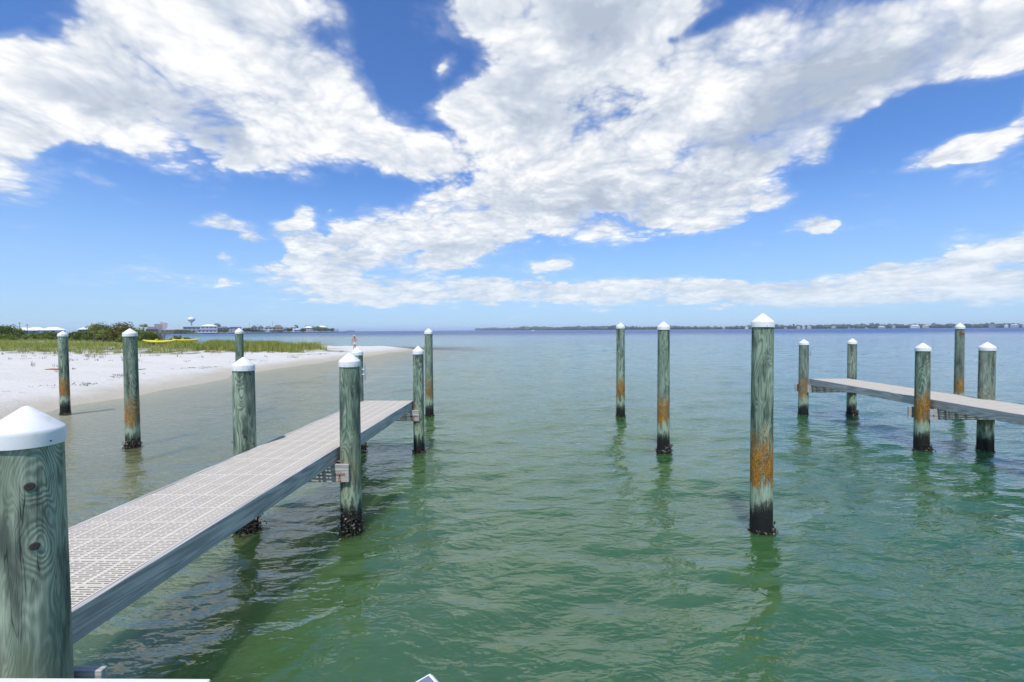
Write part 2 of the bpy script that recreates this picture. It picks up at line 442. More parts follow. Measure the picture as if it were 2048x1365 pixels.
    blk = g.smooth(g.m('ADD', g.m('ADD', z, g.m('ADD', g.m('MULTIPLY', g.m('SUBTRACT', edge, 0.5), 0.34), g.m('MULTIPLY', g.m('SUBTRACT', drip, 0.5), 0.30))), g.m('MULTIPLY', g.m('SUBTRACT', grit, 0.5), 0.35)), 0.25, 0.50, 1.0, 0.0)
    speck = g.smooth(grit, 0.52, 0.74)
    col = g.mix(blk, col, g.mix(g.m('MULTIPLY', speck, g.smooth(z, 0.05, 0.45, 0.15, 0.6)), rgb(0.011, 0.012, 0.009), rgb(0.16, 0.155, 0.12)))
    ht = g.m('ADD', g.m('MULTIPLY', lm, 0.5), g.m('ADD', g.m('MULTIPLY', fine, 0.6), g.m('MULTIPLY', crk, -1.2)))
    ht = g.m('ADD', ht, g.m('MULTIPLY', g.m('ADD', rust, blk), g.noise(co, 60.0, 4.0, 0.7)))
    finish(g, col, g.m('ADD', 0.55, g.m('MULTIPLY', fine, 0.3)), ht, 0.55, 0.006, 0.3)
    return m
def board_material(name, axis, rusty=False, tone=1.0):
    m, g = newmat(name)
    st = {'x': (0.10, 1, 1), 'y': (1, 0.10, 1)}[axis]
    co, p = objpos(g, st)
    p = g.v('MULTIPLY', p, {'x': (0.45, 1, 1), 'y': (1, 0.45, 1)}[axis])
    n1 = g.noise(p, 6.0, 1.5, 0.45, 0.3)
    ring = g.m('SINE', g.m('MULTIPLY', n1, 120.0))
    fine = g.noise(p, 70.0, 4.0, 0.6)
    blot = g.noise(co, 1.7, 4.0, 0.6)
    ln = g.noise(p, 30.0, 3.0, 0.6, 0.4)
    fine = g.m('ADD', g.m('MULTIPLY', fine, 0.4), g.m('MULTIPLY', ln, 0.6))
    f = g.smooth(g.m('ADD', g.m('MULTIPLY', ring, 0.13), g.m('ADD', g.m('MULTIPLY', fine, 0.7), g.m('MULTIPLY', blot, 0.45))), 0.32, 0.85)
    col = g.mix(f, rgb(0.29*tone, 0.285*tone, 0.275*tone), rgb(0.58*tone, 0.56*tone, 0.52*tone))
    dk = g.smooth(g.noise(g.v('MULTIPLY', p, (0.6, 0.6, 0.6)), 9.0, 4.0, 0.65, 0.5), 0.58, 0.74)
    col = g.mix(g.m('MULTIPLY', dk, 0.42), col, rgb(0.12, 0.115, 0.10))
    if rusty:
        cx_, cy_, cz_ = g.xyz(co)
        dd = g.v('LENGTH', g.v('MULTIPLY', co, (1.0, 0.0, 1.0)))
        run = g.m('MULTIPLY', g.smooth(g.m('ABSOLUTE', cx_), 0.012, 0.03, 1.0, 0.0), g.smooth(cz_, -0.12, 0.01, 1.0, 0.0))
        run = g.m('MULTIPLY', run, g.smooth(cz_, 0.0, 0.012, 1.0, 0.0))
        bar = g.m('MULTIPLY', g.smooth(g.m('ABSOLUTE', g.m('ADD', cz_, 0.016)), 0.010, 0.030, 1.0, 0.0), g.smooth(g.m('ABSOLUTE', cx_), 0.06, 0.10, 1.0, 0.0))
        rs = g.m('MAXIMUM', g.m('MAXIMUM', run, g.m('MULTIPLY', bar, 0.8)), g.smooth(dd, 0.014, 0.034, 1.0, 0.0))
        rs = g.m('MULTIPLY', rs, g.smooth(g.noise(co, 40.0, 3.0, 0.6), 0.25, 0.5), clamp=True)
        col = g.mix(rs, col, rgb(0.30, 0.075, 0.018))
    finish(g, col, 0.8, g.m('ADD', g.m('MULTIPLY', ring, 0.15), fine), 0.5, 0.005, 0.25)
    return m
def leaf_material(name, c0, c1, c2=None, transl=0.3):
    m, g = newmat(name)
    ri = g.node('ShaderNodeNewGeometry').outputs['Random Per Island']
    co = g.node('ShaderNodeTexCoord').outputs['Object']
    n = g.noise(co, 0.9, 3.0, 0.6)
    col = g.mix(g.m('ADD', g.m('MULTIPLY', ri, 0.6), g.m('MULTIPLY', n, 0.4)), rgb(*c0), rgb(*c1))
    if c2:
        col = g.mix(g.smooth(g.m('ADD', g.m('MULTIPLY', ri, 0.5), n), 0.75, 0.95), col, rgb(*c2))
    finish(g, col, 0.6, spec=0.25, transl=transl)
    return m

M = {}
M['pile'] = pile_material('treated_piling')
def cap_material():
    m, g = newmat('white_plastic')
    co, p = objpos(g, (1, 1, 0.35))
    streak = g.noise(p, 16.0, 4.0, 0.6)
    spot = g.noise(g.v('MULTIPLY', p, (1, 1, 3.0)), 34.0, 3.0, 0.7)
    col = g.mix(g.m('MULTIPLY', g.smooth(streak, 0.50, 0.78), 0.42), rgb(0.80, 0.80, 0.79), rgb(0.47, 0.46, 0.41))
    col = g.mix(g.smooth(spot, 0.68, 0.76), col, rgb(0.36, 0.33, 0.27))
    finish(g, col, g.m('MULTIPLY_ADD', streak, 0.3, 0.28), spot, 0.04, 0.002)
    return m
M['cap'] = cap_material()
M['screw'] = plain('rusty_screw', (0.09, 0.06, 0.045), 0.5, 0.3, 30.0, 0.6)
M['galv'] = plain('galvanised_steel', (0.45, 0.50, 0.56), 0.4, 0.2, 20.0, 0.5)
M['board_x'] = board_material('weathered_board_across', 'x')
M['board_xr'] = board_material('weathered_board_rusty', 'x', True)
M['board_y'] = board_material('weathered_board_along', 'y')
M['deck'] = plain('grey_white_plastic_deck', (0.62, 0.56, 0.465), 0.6, 0.18, 4.0, bstr=0.05)
M['knot'] = plain('knot_wood', (0.05, 0.043, 0.036), 0.8, 0.4, 90.0)
def shell_mat():
    m, g = newmat('oyster_shell')
    ri = g.node('ShaderNodeNewGeometry').outputs['Random Per Island']
    col = g.ramp(ri, [(0.0, (0.012, 0.012, 0.010)), (0.62, (0.035, 0.03, 0.024)), (0.8, (0.12, 0.10, 0.07)), (0.97, (0.34, 0.29, 0.20))])
    finish(g, col, 0.55, g.noise(g.node('ShaderNodeTexCoord').outputs['Object'], 90.0, 3.0), 0.4, 0.004, 0.4)
    return m
M['shell'] = shell_mat()

# ---------------------------------------------------------------- terrain: one sheet from the dunes down to the bay floor
LAND = np.array([(-12, -60), (-13, -10), (-14.3, 5), (-15.2, 13.1), (-16.1, 16.1), (-16.3, 19.2), (-16.9, 23.9), (-17.2, 29), (-16.9, 35),
                 (-16.3, 44.3), (-15.3, 55), (-14.0, 62), (-14.6, 65), (-18, 67), (-24, 67.5), (-32, 68), (-45, 70), (-58, 75), (-70, 84),
                 (-79, 97), (-90, 118), (-115, 145), (-200, 200), (-3000, 260), (-3000, -60)], float)
GRASS = np.array([(-200, 15), (-75, 30), (-42, 36), (-31.7, 34.3), (-29.3, 36), (-28.8, 41), (-25.5, 43.5), (-22.0, 43.5), (-21.3, 49),
                  (-23, 54), (-30, 58), (-45, 62), (-60, 69), (-72, 79), (-81, 92), (-95, 112), (-140, 135), (-230, 150)], float)
def sdist(poly, x, y):
    x = np.asarray(x, float); y = np.asarray(y, float)
    d2 = np.full(x.shape, 1e18); inside = np.zeros(x.shape, bool)
    n = len(poly)
    for i in range(n):
        ax, ay = poly[i]; bx, by = poly[(i+1) % n]
        ex, ey = bx-ax, by-ay
        t = np.clip(((x-ax)*ex + (y-ay)*ey)/(ex*ex+ey*ey), 0, 1)
        d2 = np.minimum(d2, (x-ax-t*ex)**2 + (y-ay-t*ey)**2)
        c = ((ay > y) != (by > y)) & (x < ex*(y-ay)/(ey if ey else 1e-9)+ax)
        inside ^= c
    return np.where(inside, 1, -1)*np.sqrt(d2)
def bumps(x, y, s, seed, n=14):
    r = np.random.default_rng(seed); out = 0
    for _ in range(n):
        a = r.uniform(0, 6.28); k = 6.28/(s*r.uniform(0.5, 2.0)); out = out + np.sin((x*np.cos(a)+y*np.sin(a))*k + r.uniform(0, 6.28))
    return out/math.sqrt(n)
def ground(x, y):
    x = np.asarray(x, float); y = np.asarray(y, float)
    s = sdist(LAND, x, y) + 0.35*bumps(x, y, 7.0, 3)*np.exp(-np.hypot(x+20, y-40)/120)
    up = np.interp(s, [0, .8, 2.5, 5, 9, 14, 22, 40, 80], [0, .09, .36, .58, .74, .92, 1.12, 1.3, 1.45])
    dn = np.interp(-s, [0, 1.5, 4, 8, 12, 18, 25, 60, 200, 1000, 5000], [0, .12, .24, .45, .95, 1.4, 2.0, 3.4, 8.0, 14, 18])
    z = np.where(s > 0, up, -dn)
    amp = np.clip(s/6, 0, 1)
    return z + amp*(0.07*bumps(x, y, 6.0, 5) + 0.035*bumps(x, y, 1.6, 6)), s
def graded(lo, hi, c0, c1, step, g1, lim, g2):
    """fine between c0 and c1, then spacing grows with distance"""
    a = list(np.arange(c0, c1, step)); v = a[-1]; d = step
    while v < hi:
        d = d*(1+g1) if v-c1 < lim else d*(1+g2); v += d; a.append(v)
    b = []; v = c0; d = step
    while v > lo:
        d = d*(1+g1) if c0-v < lim else d*(1+g2); v -= d; b.append(v)
    return np.array(b[::-1]+a)
def grid_mesh(name, xs, ys, zfun):
    X, Y = np.meshgrid(xs, ys); Z = zfun(X, Y)
    nx, ny = len(xs), len(ys)
    i = np.arange(nx*ny).reshape(ny, nx)
    F = np.stack([i[:-1, :-1], i[:-1, 1:], i[1:, 1:], i[1:, :-1]], -1).reshape(-1, 4)
    return mesh_np(name, np.stack([X, Y, Z], -1).reshape(-1, 3), F, True), X, Y, Z
def sand_material():
    m, g = newmat('beach_sand')
    co = g.node('ShaderNodeTexCoord').outputs['Object']
    z = g.xyz(co)[2]
    n = g.noise(co, 0.55, 6.0, 0.65)
    f = g.noise(co, 9.0, 5.0, 0.7)
    zz = g.m('ADD', z, g.m('MULTIPLY', g.m('SUBTRACT', n, 0.5), 0.30))
    dry = g.mix(g.m('ADD', g.m('MULTIPLY', f, 0.5), g.m('MULTIPLY', n, 0.5)), rgb(0.52, 0.50, 0.445), rgb(0.70, 0.685, 0.635))
    wet = g.mix(f, rgb(0.40, 0.36, 0.28), rgb(0.50, 0.455, 0.365))
    col = g.mix(g.smooth(zz, 0.03, 0.42), wet, dry)
    # leaf litter and runners among the grass, mottled
    lit = g.node('ShaderNodeAttribute', attribute_name='litter').outputs['Fac']
    ln = g.noise(co, 0.8, 7.0, 0.72)
    lm = g.m('MULTIPLY', lit, g.smooth(ln, 0.40, 0.56))
    lcol = g.ramp(g.noise(co, 2.7, 5.0, 0.7), [(0.3, (0.07, 0.075, 0.025)), (0.55, (0.16, 0.16, 0.06)), (0.75, (0.24, 0.20, 0.12))])
    col = g.mix(lm, col, lcol)
    # wrack line left by the last high tide
    wr = g.m('MULTIPLY', g.smooth(g.m('ABSOLUTE', g.m('SUBTRACT', zz, 0.40)), 0.0, 0.03, 1.0, 0.0), g.smooth(g.noise(co, 1.6, 6.0, 0.75), 0.55, 0.66))
    col = g.mix(g.m('MULTIPLY', wr, 0.7), col, rgb(0.10, 0.075, 0.05))
    col = g.mix(g.smooth(z, -0.9, -0.05), g.mix(n, rgb(0.30, 0.28, 0.16), rgb(0.44, 0.40, 0.25)), col)
    b = g.m('ADD', g.m('MULTIPLY', f, 0.35), g.noise(co, 1.8, 5.0, 0.65))
    finish(g, col, 0.85, b, 0.9, 0.10, 0.25)
    return m
tx = graded(-9000, 9000, -100, 20, 0.55, 0.05, 60, 0.12)
ty = graded(-60, 14000, 4, 110, 0.55, 0.05, 60, 0.12)
terr, X, Y, Z = grid_mesh('beach', tx, ty, lambda x, y: ground(x, y)[0])
lit = np.clip(sdist(GRASS, X, Y)/3.0 + 0.6 + 0.5*bumps(X, Y, 4.0, 9), 0, 1)
lit *= np.clip(1.0 - 1.2*np.exp(-((Y-81)/4.5)**2 - ((X+80)/16)**2) - 0.7*np.exp(-((Y-70)/2.0)**2 - ((X+72)/16)**2), 0, 1)
at = terr.attributes.new('litter', 'FLOAT', 'POINT'); at.data.foreach_set('value', lit.ravel().astype(np.float32))
M['sand'] = sand_material()
tag(link('beach', terr, M['sand']), 'white sand spit running down into the shallow bay', kind='structure')

# ---------------------------------------------------------------- water
def water_material():
    m, g = newmat('bay_water')
    co = g.node('ShaderNodeTexCoord').outputs['Object']
    px_, py_, pz_ = g.xyz(co)
    dep = g.node('ShaderNodeAttribute', attribute_name='depth').outputs['Fac']
    patch = g.noise(g.v('MULTIPLY', co, (0.05, 0.09, 0.0)), 1.0, 4.0, 0.6)
    dj = g.m('MULTIPLY', dep, g.m('ADD', 0.65, g.m('MULTIPLY', patch, 0.7)))
    body = g.ramp(g.m('DIVIDE', dj, 12.0, clamp=True),
                  [(0.0, (0.34, 0.31, 0.18)), (0.035, (0.185, 0.205, 0.092)), (0.075, (0.060, 0.138, 0.042)), (0.125, (0.036, 0.122, 0.036)),
                   (0.20, (0.020, 0.112, 0.074)), (0.42, (0.008, 0.074, 0.160)), (0.85, (0.004, 0.048, 0.185))])
    fleck = g.noise(g.v('MULTIPLY', co, (1.0, 1.4, 1.0)), 2.1, 5.0, 0.65, 0.6)
    body = g.mix(g.m('MULTIPLY', g.smooth(fleck, 0.42, 0.66), g.smooth(dep, 1.5, 4.0, 0.22, 0.0)), body, rgb(0.11, 0.18, 0.075))
    # small ripples riding on the modelled waves
    r1 = g.noise(g.v('MULTIPLY', co, (0.7, 1.4, 1.0)), 5.0, 3.0, 0.5, 0.3)
    r2 = g.noise(g.v('MULTIPLY', co, (0.6, 1.5, 1.0)), 0.55, 5.0, 0.6, 0.4)
    r3 = g.noise(g.v('MULTIPLY', co, (0.7, 1.3, 1.0)), 15.0, 2.0, 0.5, 0.2)
    gust = g.noise(g.v('MULTIPLY', co, (0.10, 0.22, 1.0)), 1.0, 3.0, 0.6)
    hgt = g.m('ADD', g.m('MULTIPLY', r3, g.smooth(gust, 0.35, 0.7, 0.002, 0.011)), g.m('MULTIPLY', r1, g.m('ADD', 0.012, g.m('MULTIPLY', gust, 0.050))))
    hgt = g.m('ADD', hgt, g.m('MULTIPLY', r2, g.smooth(py_, 12.0, 60.0, 0.02, 0.22)))
    nrm = g.node('ShaderNodeBump', {'Height': hgt, 'Strength': 0.8, 'Distance': 1.0}).outputs[0]
    rough = g.smooth(py_, 6.0, 420.0, 0.015, 0.42)
    p = g.node('ShaderNodeBsdfPrincipled', {'Base Color': body, 'Roughness': rough, 'IOR': 2.05, 'Specular IOR Level': 0.5, 'Normal': nrm,
                 'Subsurface Weight': 1.0, 'Subsurface Radius': (1.5, 2.4, 1.2), 'Subsurface Scale': 1.0}).outputs[0]
    tr = g.node('ShaderNodeBsdfTransparent', {'Color': rgb(0.93, 0.97, 0.93)}).outputs[0]
    t = g.m('MULTIPLY', g.m('POWER', 2.718, g.m('MULTIPLY', dep, -2.4)), 0.86)
    s = g.node('ShaderNodeMixShader', {0: t, 1: p, 2: tr}).outputs[0]
    g.node('ShaderNodeOutputMaterial', {0: s})
    return m
wx = graded(-9000, 9000, -6, 13, 0.06, 0.022, 30, 0.05)
wy = graded(-8, 14000, 0.6, 5.0, 0.045, 0.0115, 75, 0.03)
dxs = np.gradient(wx); dys = np.gradient(wy)
def waves(x, y):
    r = np.random.default_rng(21)
    sp = np.maximum(dxs[None, :]*0.55, dys[:, None])
    z = np.zeros_like(x); N = 80
    shel = np.interp(x, [-14, -6, 4, 14], [0.55, 0.75, 1.0, 1.1])
    for i in range(N):
        lam = math.exp(r.uniform(math.log(0.24), math.log(3.4)))
        th = r.normal(-1.25, 0.55)                      # travelling towards the docks
        k = 6.2832/lam; sl = 0.023 if lam < 1.0 else 0.010
        w = np.clip(1.6-4.2*sp/lam, 0, 1)
        z += w*(sl/k)*np.sin(k*(x*math.cos(th)+y*math.sin(th)) + r.uniform(0, 6.28))
    gg, s = ground(x, y)
    return z*shel*np.clip(-gg/0.5, 0.1, 1.0)
wat, X, Y, Z = grid_mesh('bay_water', wx, wy, waves)
gz, _ = ground(X, Y)
at = wat.attributes.new('depth', 'FLOAT', 'POINT'); at.data.foreach_set('value', np.clip(-gz, 0, 30).ravel().astype(np.float32))
M['water'] = water_material()
tag(link('bay_water', wat, M['water']), 'green rippled bay water around the docks', kind='structure')

# ---------------------------------------------------------------- pilings
def pile_shaft(r, top, seed, lean):
    rg = np.random.default_rng(seed); n = 32
    zs = np.concatenate([[-2.4, -1.2, -0.4], np.linspace(-0.15, top, 26)])
    th = np.arange(n)*2*math.pi/n
    V = []
    ph = rg.uniform(0, 6.28, 6)
    for z in zs:
        rr = r*(1.035 - 0.07*(z/2.6)) * (1 + 0.012*np.sin(2*th+ph[0]+0.5*z) + 0.010*np.sin(3*th+ph[1]-0.9*z) + 0.006*np.sin(5*th+ph[2]+2.1*z))
        V.append(np.stack([rr*np.cos(th)+lean[0]*z, rr*np.sin(th)+lean[1]*z, np.full(n, z)], -1))
    V = np.concatenate(V)
    i = np.arange(len(zs)*n).reshape(len(zs), n); j = np.roll(i, -1, 1)
    F = np.stack([i[:-1], j[:-1], j[1:], i[1:]], -1).reshape(-1, 4)
    return mesh_np('shaft', V, F, True)
def oysters(r, seed, clump, n):
    """rough shells crusting the pile at the waterline"""
    rg = np.random.default_rng(seed); V = []; F = []
    for k in range(n):
        if clump is not None and rg.random() < 0.62:
            th = rg.normal(clump[0], 0.75); z = rg.normal(0.03, 0.075)*clump[1]; out = abs(rg.normal(0.0, 0.034))*clump[1]
        else:
            th = rg.uniform(0, 6.28); z = abs(rg.normal(0, 0.05))-0.05; out = abs(rg.normal(0, 0.010))
        c = np.array([(r+out)*math.cos(th), (r+out)*math.sin(th), z])
        ax = rg.normal(size=3); ax /= np.linalg.norm(ax); b = np.cross(ax, rg.normal(size=3)); b /= np.linalg.norm(b); d = np.cross(ax, b)
        L, W, T = rg.uniform(0.016, 0.042), rg.uniform(0.010, 0.022), rg.uniform(0.004, 0.010)
        b0 = len(V)
        V += [c-ax*L, c+b*W+ax*L*0.2, c+ax*L*0.95+b*W*0.3, c-b*W+ax*L*0.3, c+d*T, c-d*T]
        for q in ((0, 1), (1, 2), (2, 3), (3, 0)):
            F += [(b0+q[0], b0+q[1], b0+4), (b0+q[1], b0+q[0], b0+5)]
    return mesh_np('oyster_crust', V, F)
def cap_mesh(r):
    R_ = r*1.085
    prof = [(R_*0.97, -0.066), (R_, -0.066), (R_*1.0, -0.008), (R_*0.99, 0.004), (R_*0.955, 0.014), (R_*0.5, 0.068), (R_*0.12, 0.111), (R_*0.04, 0.1165), (0.0006, 0.117)]
    return MB().lathe(prof, 40).mesh('cap', 38)
def cleat(parent, loc, rotz, size=0.19):
    c = MB()
    c.tube([(0.05, 0, -size), (0.065, 0, -size*0.75), (0.055, 0, -size*0.35), (0.055, 0, size*0.35), (0.065, 0, size*0.75), (0.05, 0, size)],
           [0.007, 0.012, 0.016, 0.016, 0.012, 0.007], 8)
    c.tube([(-0.01, 0, -size*0.28), (0.055, 0, -size*0.28)], 0.014, 8); c.tube([(-0.01, 0, size*0.28), (0.055, 0, size*0.28)], 0.014, 8)
    c.box(-0.012, 0.004, -0.025, 0.025, -size*0.5, size*0.5)
    return c.build('cleat', M['galv'], parent, loc, (0, 0, rotz), 40)
PILES = [
 # x, y, apex, diameter, rust, oyster clump (angle, size), screws, label
 (-2.36, 2.15, 2.35, .268, .10, None, 4, 'big weathered green piling with two knots at the lower left, nearest of all'),
 (-3.67, 6.05, 2.36, .268, .12, (-1.0, 1.5), 6, 'green dock piling halfway along the left dock, on its shore side'),
 (-2.24, 6.05, 2.41, .266, .22, (-1.2, 1.5), 6, 'dark streaked green piling halfway along the left dock, on its water side'),
 (-3.54, 10.05, 2.34, .255, .10, (-0.3, 1.1), 0, 'green dock piling with a cleat at the far end of the left dock, shore side'),
 (-2.16, 10.0, 2.36, .236, .15, None, 0, 'slim green dock piling at the far end of the left dock, water side'),
 (-2.72, 14.17, 2.77, .255, .75, None, 0, 'tall mooring piling standing just beyond the far end of the left dock'),
 (-8.80, 14.30, 2.82, .236, .30, None, 0, 'tall mooring piling half hidden behind the left dock piling, in front of the beach grass'),
 (-15.06, 14.9, 2.76, .258, 1.0, None, 0, 'leftmost mooring piling with rusty band, close to the beach edge'),
 (-8.94, 10.4, 2.79, .272, .85, (-0.9, .9), 0, 'mooring piling second from the left, its cap just left of the yellow kayaks'),
 (3.29, 14.03, 2.91, .262, 1.0, None, 0, 'farthest of the three mooring pilings in a row, with a small cleat'),
 (3.29, 9.99, 2.87, .262, 1.0, (-0.5, .95), 0, 'middle of the three mooring pilings in a row, with oysters at its foot'),
 (3.24, 5.91, 2.90, .264, 1.25, (-0.4, .7), 4, 'nearest and tallest-looking of the three mooring pilings in a row, thick orange band'),
 (9.05, 14.15, 2.36, .27, .9, None, 0, 'rusty dock piling with a cleat at the far left corner of the right dock'),
 (10.56, 14.15, 2.38, .25, .12, (-0.7, .9), 0, 'pale green dock piling at the far right corner of the right dock'),
 (8.93, 9.9, 2.37, .266, 1.2, (-0.5, .8), 4, 'rusty yellow dock piling on the near side of the right dock'),
 (13.78, 14.03, 2.84, .232, .95, None, 0, 'tall mooring piling with a red tag behind the right dock'),
 (10.32, 9.9, 2.38, .272, .55, None, 4, 'pale green dock piling with black foot on the far side of the right dock'),
]
PO = []
crust0 = oysters(0.132, 90, None, 130)
for k, (x, y, ap, D, rust, clump, nscrew, lab) in enumerate(PILES):
    dock = ap < 2.6
    p = thing('dock_piling' if dock else 'mooring_piling', lab, 'piling', (x, y, 0), 0, 'pilings carrying the docks' if dock else 'mooring pilings standing in the water')
    r = D/2; lean = (random.uniform(-.003, .003), random.uniform(-.003, .003))
    top = ap-0.117-0.01
    mat_ = M['pile']
    knots = []
    if k == 0:
        knots = [(0.74*r, -0.67*r, 1.985), (0.79*r, -0.61*r, 1.70)]
        mat_ = pile_material('treated_piling_knotty', knots)
    elif k == 1:
        knots = [(0.50*r, -0.86*r, 1.30)]
    s = link('shaft', pile_shaft(r, top, 100+k, lean), mat_, p)
    s.rotation_euler[2] = 0.0
    s['rust'] = float(rust)
    cx_, cy_ = lean[0]*top, lean[1]*top
    c = link('cap', cap_mesh(r*0.965), M['cap'], p, (cx_, cy_, top+0.008), (random.uniform(-.035, .035), random.uniform(-.035, .035), random.uniform(0, 6.28)))
    for j in range(nscrew):
        th = 2*math.pi*(j+0.35)/nscrew - 0.9
        sc = MB().lathe([(0.0045, 0.0), (0.0040, 0.0022), (0.0006, 0.0030)], 8)
        R_ = r*0.965*1.085
        sc.build('screw', M['screw'], c, (R_*math.cos(th), R_*math.sin(th), -0.045+random.uniform(-.004, .004)), (0, math.pi/2, th), 40)
    for kx, ky, kz in knots:
        kn = MB().lathe([(0.020, -0.006), (0.018, 0.003), (0.010, 0.005), (0.0008, 0.003)], 14)
        kn.build('knot', M['knot'], s, (kx, ky, kz), (0, math.pi/2, math.atan2(ky, kx)), 50)
    cr = oysters(r, 200+k, clump, 260) if clump else crust0
    o = link('oyster_crust', cr, M['shell'], p); o['kind'] = 'stuff'
    if k == 3: cleat(p, (r*0.93, -0.02, 1.78), 0.0, 0.2)
    if k == 9: cleat(p, (0.02, -r*0.93, 2.22), -math.pi/2, 0.15)
    if k == 12: cleat(p, (r*0.66, -r*0.68, 1.93), -0.8, 0.10)
    if k == 15:
        MB().box(-0.005, 0.085, -0.012, 0.012, -0.016, 0.016).build('tag', plain('red_paint', (0.40, 0.015, 0.02), 0.5), p, (-r*0.66, -r*0.70, 2.51), (0, 0, -0.72), bevel=0.003)
    PO.append(p)

# ---------------------------------------------------------------- docks
def deck_panel(w):
    """one moulded slotted panel, 0.3 m wide"""
    mb = MB(); nb = 6; T = 0.006
    bay = w/nb; rows = 12; L = 0.300; e = 0.009
    pitch_ = (L-2*e)/rows; sw = pitch_*0.56
    x0 = -w/2
    yb = [-L/2]
    for r_ in range(rows):
        ys = -L/2 + e + pitch_*(r_+0.5)
        mb.box(x0, -x0, yb[-1], ys-sw/2, -T, 0)
        yb.append(ys+sw/2)
        edges = [x0]
        for b in range(nb):
            bx = x0+b*bay; rib = bay*0.075
            lo, sh = (0.57, 0.20)
            a = [(rib, rib+lo*bay), (rib+lo*bay+bay*0.10, bay-rib)] if (r_+0) % 2 == 0 else [(rib, rib+sh*bay), (rib+sh*bay+bay*0.10, bay-rib)]
            for s_, t_ in a: edges += [bx+s_, bx+t_]
        edges.append(-x0)
        for i in range(0, len(edges), 2):
            mb.box(edges[i], edges[i+1], ys-sw/2, ys+sw/2, -T, 0)
    mb.box(x0, -x0, yb[-1], L/2, -T, 0)
    return mb.mesh('deck_panel')
def build_dock(label, origin, rotz, w, y0, y1, rows, side):
    """rows: (left pile x, right pile x, row y) in world; side -1: bolts at the right pile, +1: at the left pile"""
    d = thing('finger_dock', label, 'dock', origin, rotz, 'narrow finger docks')
    top = 1.13; inner = w-0.088
    pm = deck_panel(inner)
    n = int((y1-y0)/0.305)
    for i in range(n):
        o = link('deck_panel', pm, M['deck'], d, (random.uniform(-.002, .002), y1-0.15-0.05-i*0.305, top-0.002+random.uniform(-.0015, .0015)), (random.uniform(-.003, .003), 0, 0))
    for sx in (-1, 1):
        cuts = [y0] + [r_[2]-origin[1] for r_ in rows if y0+0.5 < r_[2]-origin[1] < y1-0.5] + [y1]
        for a, b in zip(cuts[:-1], cuts[1:]):
            x = sx*(w/2-0.0195)
            mb = MB(); seg = 14
            for k in range(seg+1):
                pass
            mb.box(-0.0195, 0.0195, -(b-a)/2+0.002, (b-a)/2-0.002, -0.095, 0.095)
            mb.build('fascia_board', M['board_y'], d, (x, (a+b)/2, top+0.002-0.095), (0, random.uniform(-.02, .02), 0), bevel=0.004)
    for xx in (-inner*0.40, -inner*0.2, 0.0, inner*0.2, inner*0.40):
        MB().box(-0.019, 0.019, -(y1-y0)/2+0.08, (y1-y0)/2-0.045, -0.07, 0.07).build('stringer', M['board_y'], d, (xx, (y0+y1)/2, top-0.0125-0.072))
    MB().box(-w/2+0.041, w/2-0.041, -0.0195, 0.0195, -0.090, 0.090).build('end_board', M['board_x'], d, (0, y1-0.0195, top-0.0125-0.092), bevel=0.003)
    inv = d.matrix_basis.inverted()
    for lx, rx, ry in rows:
        for s_ in (-1, 1):
            pr = 0.134
            yy = ry + s_*(pr+0.0205)
            if side < 0: xa, xb, bolt = lx-0.06, rx+0.035, rx-0.085
            else: xa, xb, bolt = lx+(0.02 if s_ < 0 else -0.17), rx+0.06, lx+0.09
            cb = MB().box(xa-bolt, xb-bolt, -0.0195, 0.0195, -0.1175, 0.1175).build('crossbeam', M['board_xr'] if side < 0 else M['board_x'], d, bevel=0.003)
            cb.matrix_local = inv @ Matrix.Translation((bolt, yy, top-0.19-0.1185))
            for bx_ in (0.0, (lx+0.085-bolt) if side < 0 else (rx-0.09-bolt)):
                b = MB().lathe([(0.020, 0.0), (0.020, 0.004), (0.012, 0.0045), (0.012, 0.016), (0.007, 0.017), (0.007, 0.03), (0.0008, 0.031)], 10)
                b.build('bolt', M['galv'], cb, (bx_, s_*0.019, 0.0), (-s_*math.pi/2, 0, 0), 35)
    return d
build_dock('left dock with grey slotted deck panels running out beside the beach', (-2.965, 6.0, 0), -0.028, 1.13, -5.2, 4.12,
           [(-3.72, -2.20, 2.15), (-3.67, -2.24, 6.05), (-3.54, -2.16, 10.03)], -1)
build_dock('right dock with pale slotted deck, partly cut by the right edge', (9.70, 10.0, 0), -0.018, 1.20, -5.0, 4.06,
           [(9.05, 10.56, 14.15), (8.93, 10.32, 9.9)], 1)

# ---------------------------------------------------------------- things at the near edge
rail = thing('railing', 'pale cream railing board along the bottom edge in front of the big knotted piling', 'railing', (-2.02, 1.858, 0), -0.006)
M['cream'] = plain('cream_board', (0.72, 0.69, 0.63), 0.6, 0.08, 8.0)
MB().box(-0.95, 0.73, -0.14, 0.0, -0.038, 0.0).build('board', M['cream'], rail, (0, 0, 1.239), bevel=0.004)
for sx in (-0.80, 0.55): MB().box(-0.045, 0.045, -0.115, -0.025, -2.0, 1.2005).build('post', M['board_y'], rail, (sx, 0, 0), bevel=0.004)
pc = thing('post_cap', 'white square post cap with grey inset panel cut by the bottom edge', 'post cap', (-0.44, 2.135, 0), 0.72)
MB().box(-0.045, 0.045, -0.045, 0.045, -2.2, 0.93).build('post', M['board_y'], pc, bevel=0.004)
MB().box(-0.068, 0.068, -0.068, 0.068, 0.93, 0.985).build('cap_frame', M['cap'], pc, bevel=0.018)
MB().box(-0.037, 0.037, -0.037, 0.037, 0.0, 0.004).build('rim', M['screw'], pc, (0, 0, 0.9855), bevel=0.0012)
MB().box(-0.034, 0.034, -0.034, 0.034, 0.0, 0.003).build('panel', plain('grey_panel', (0.17, 0.20, 0.28), 0.3, 0.1), pc, (0, 0, 0.990))

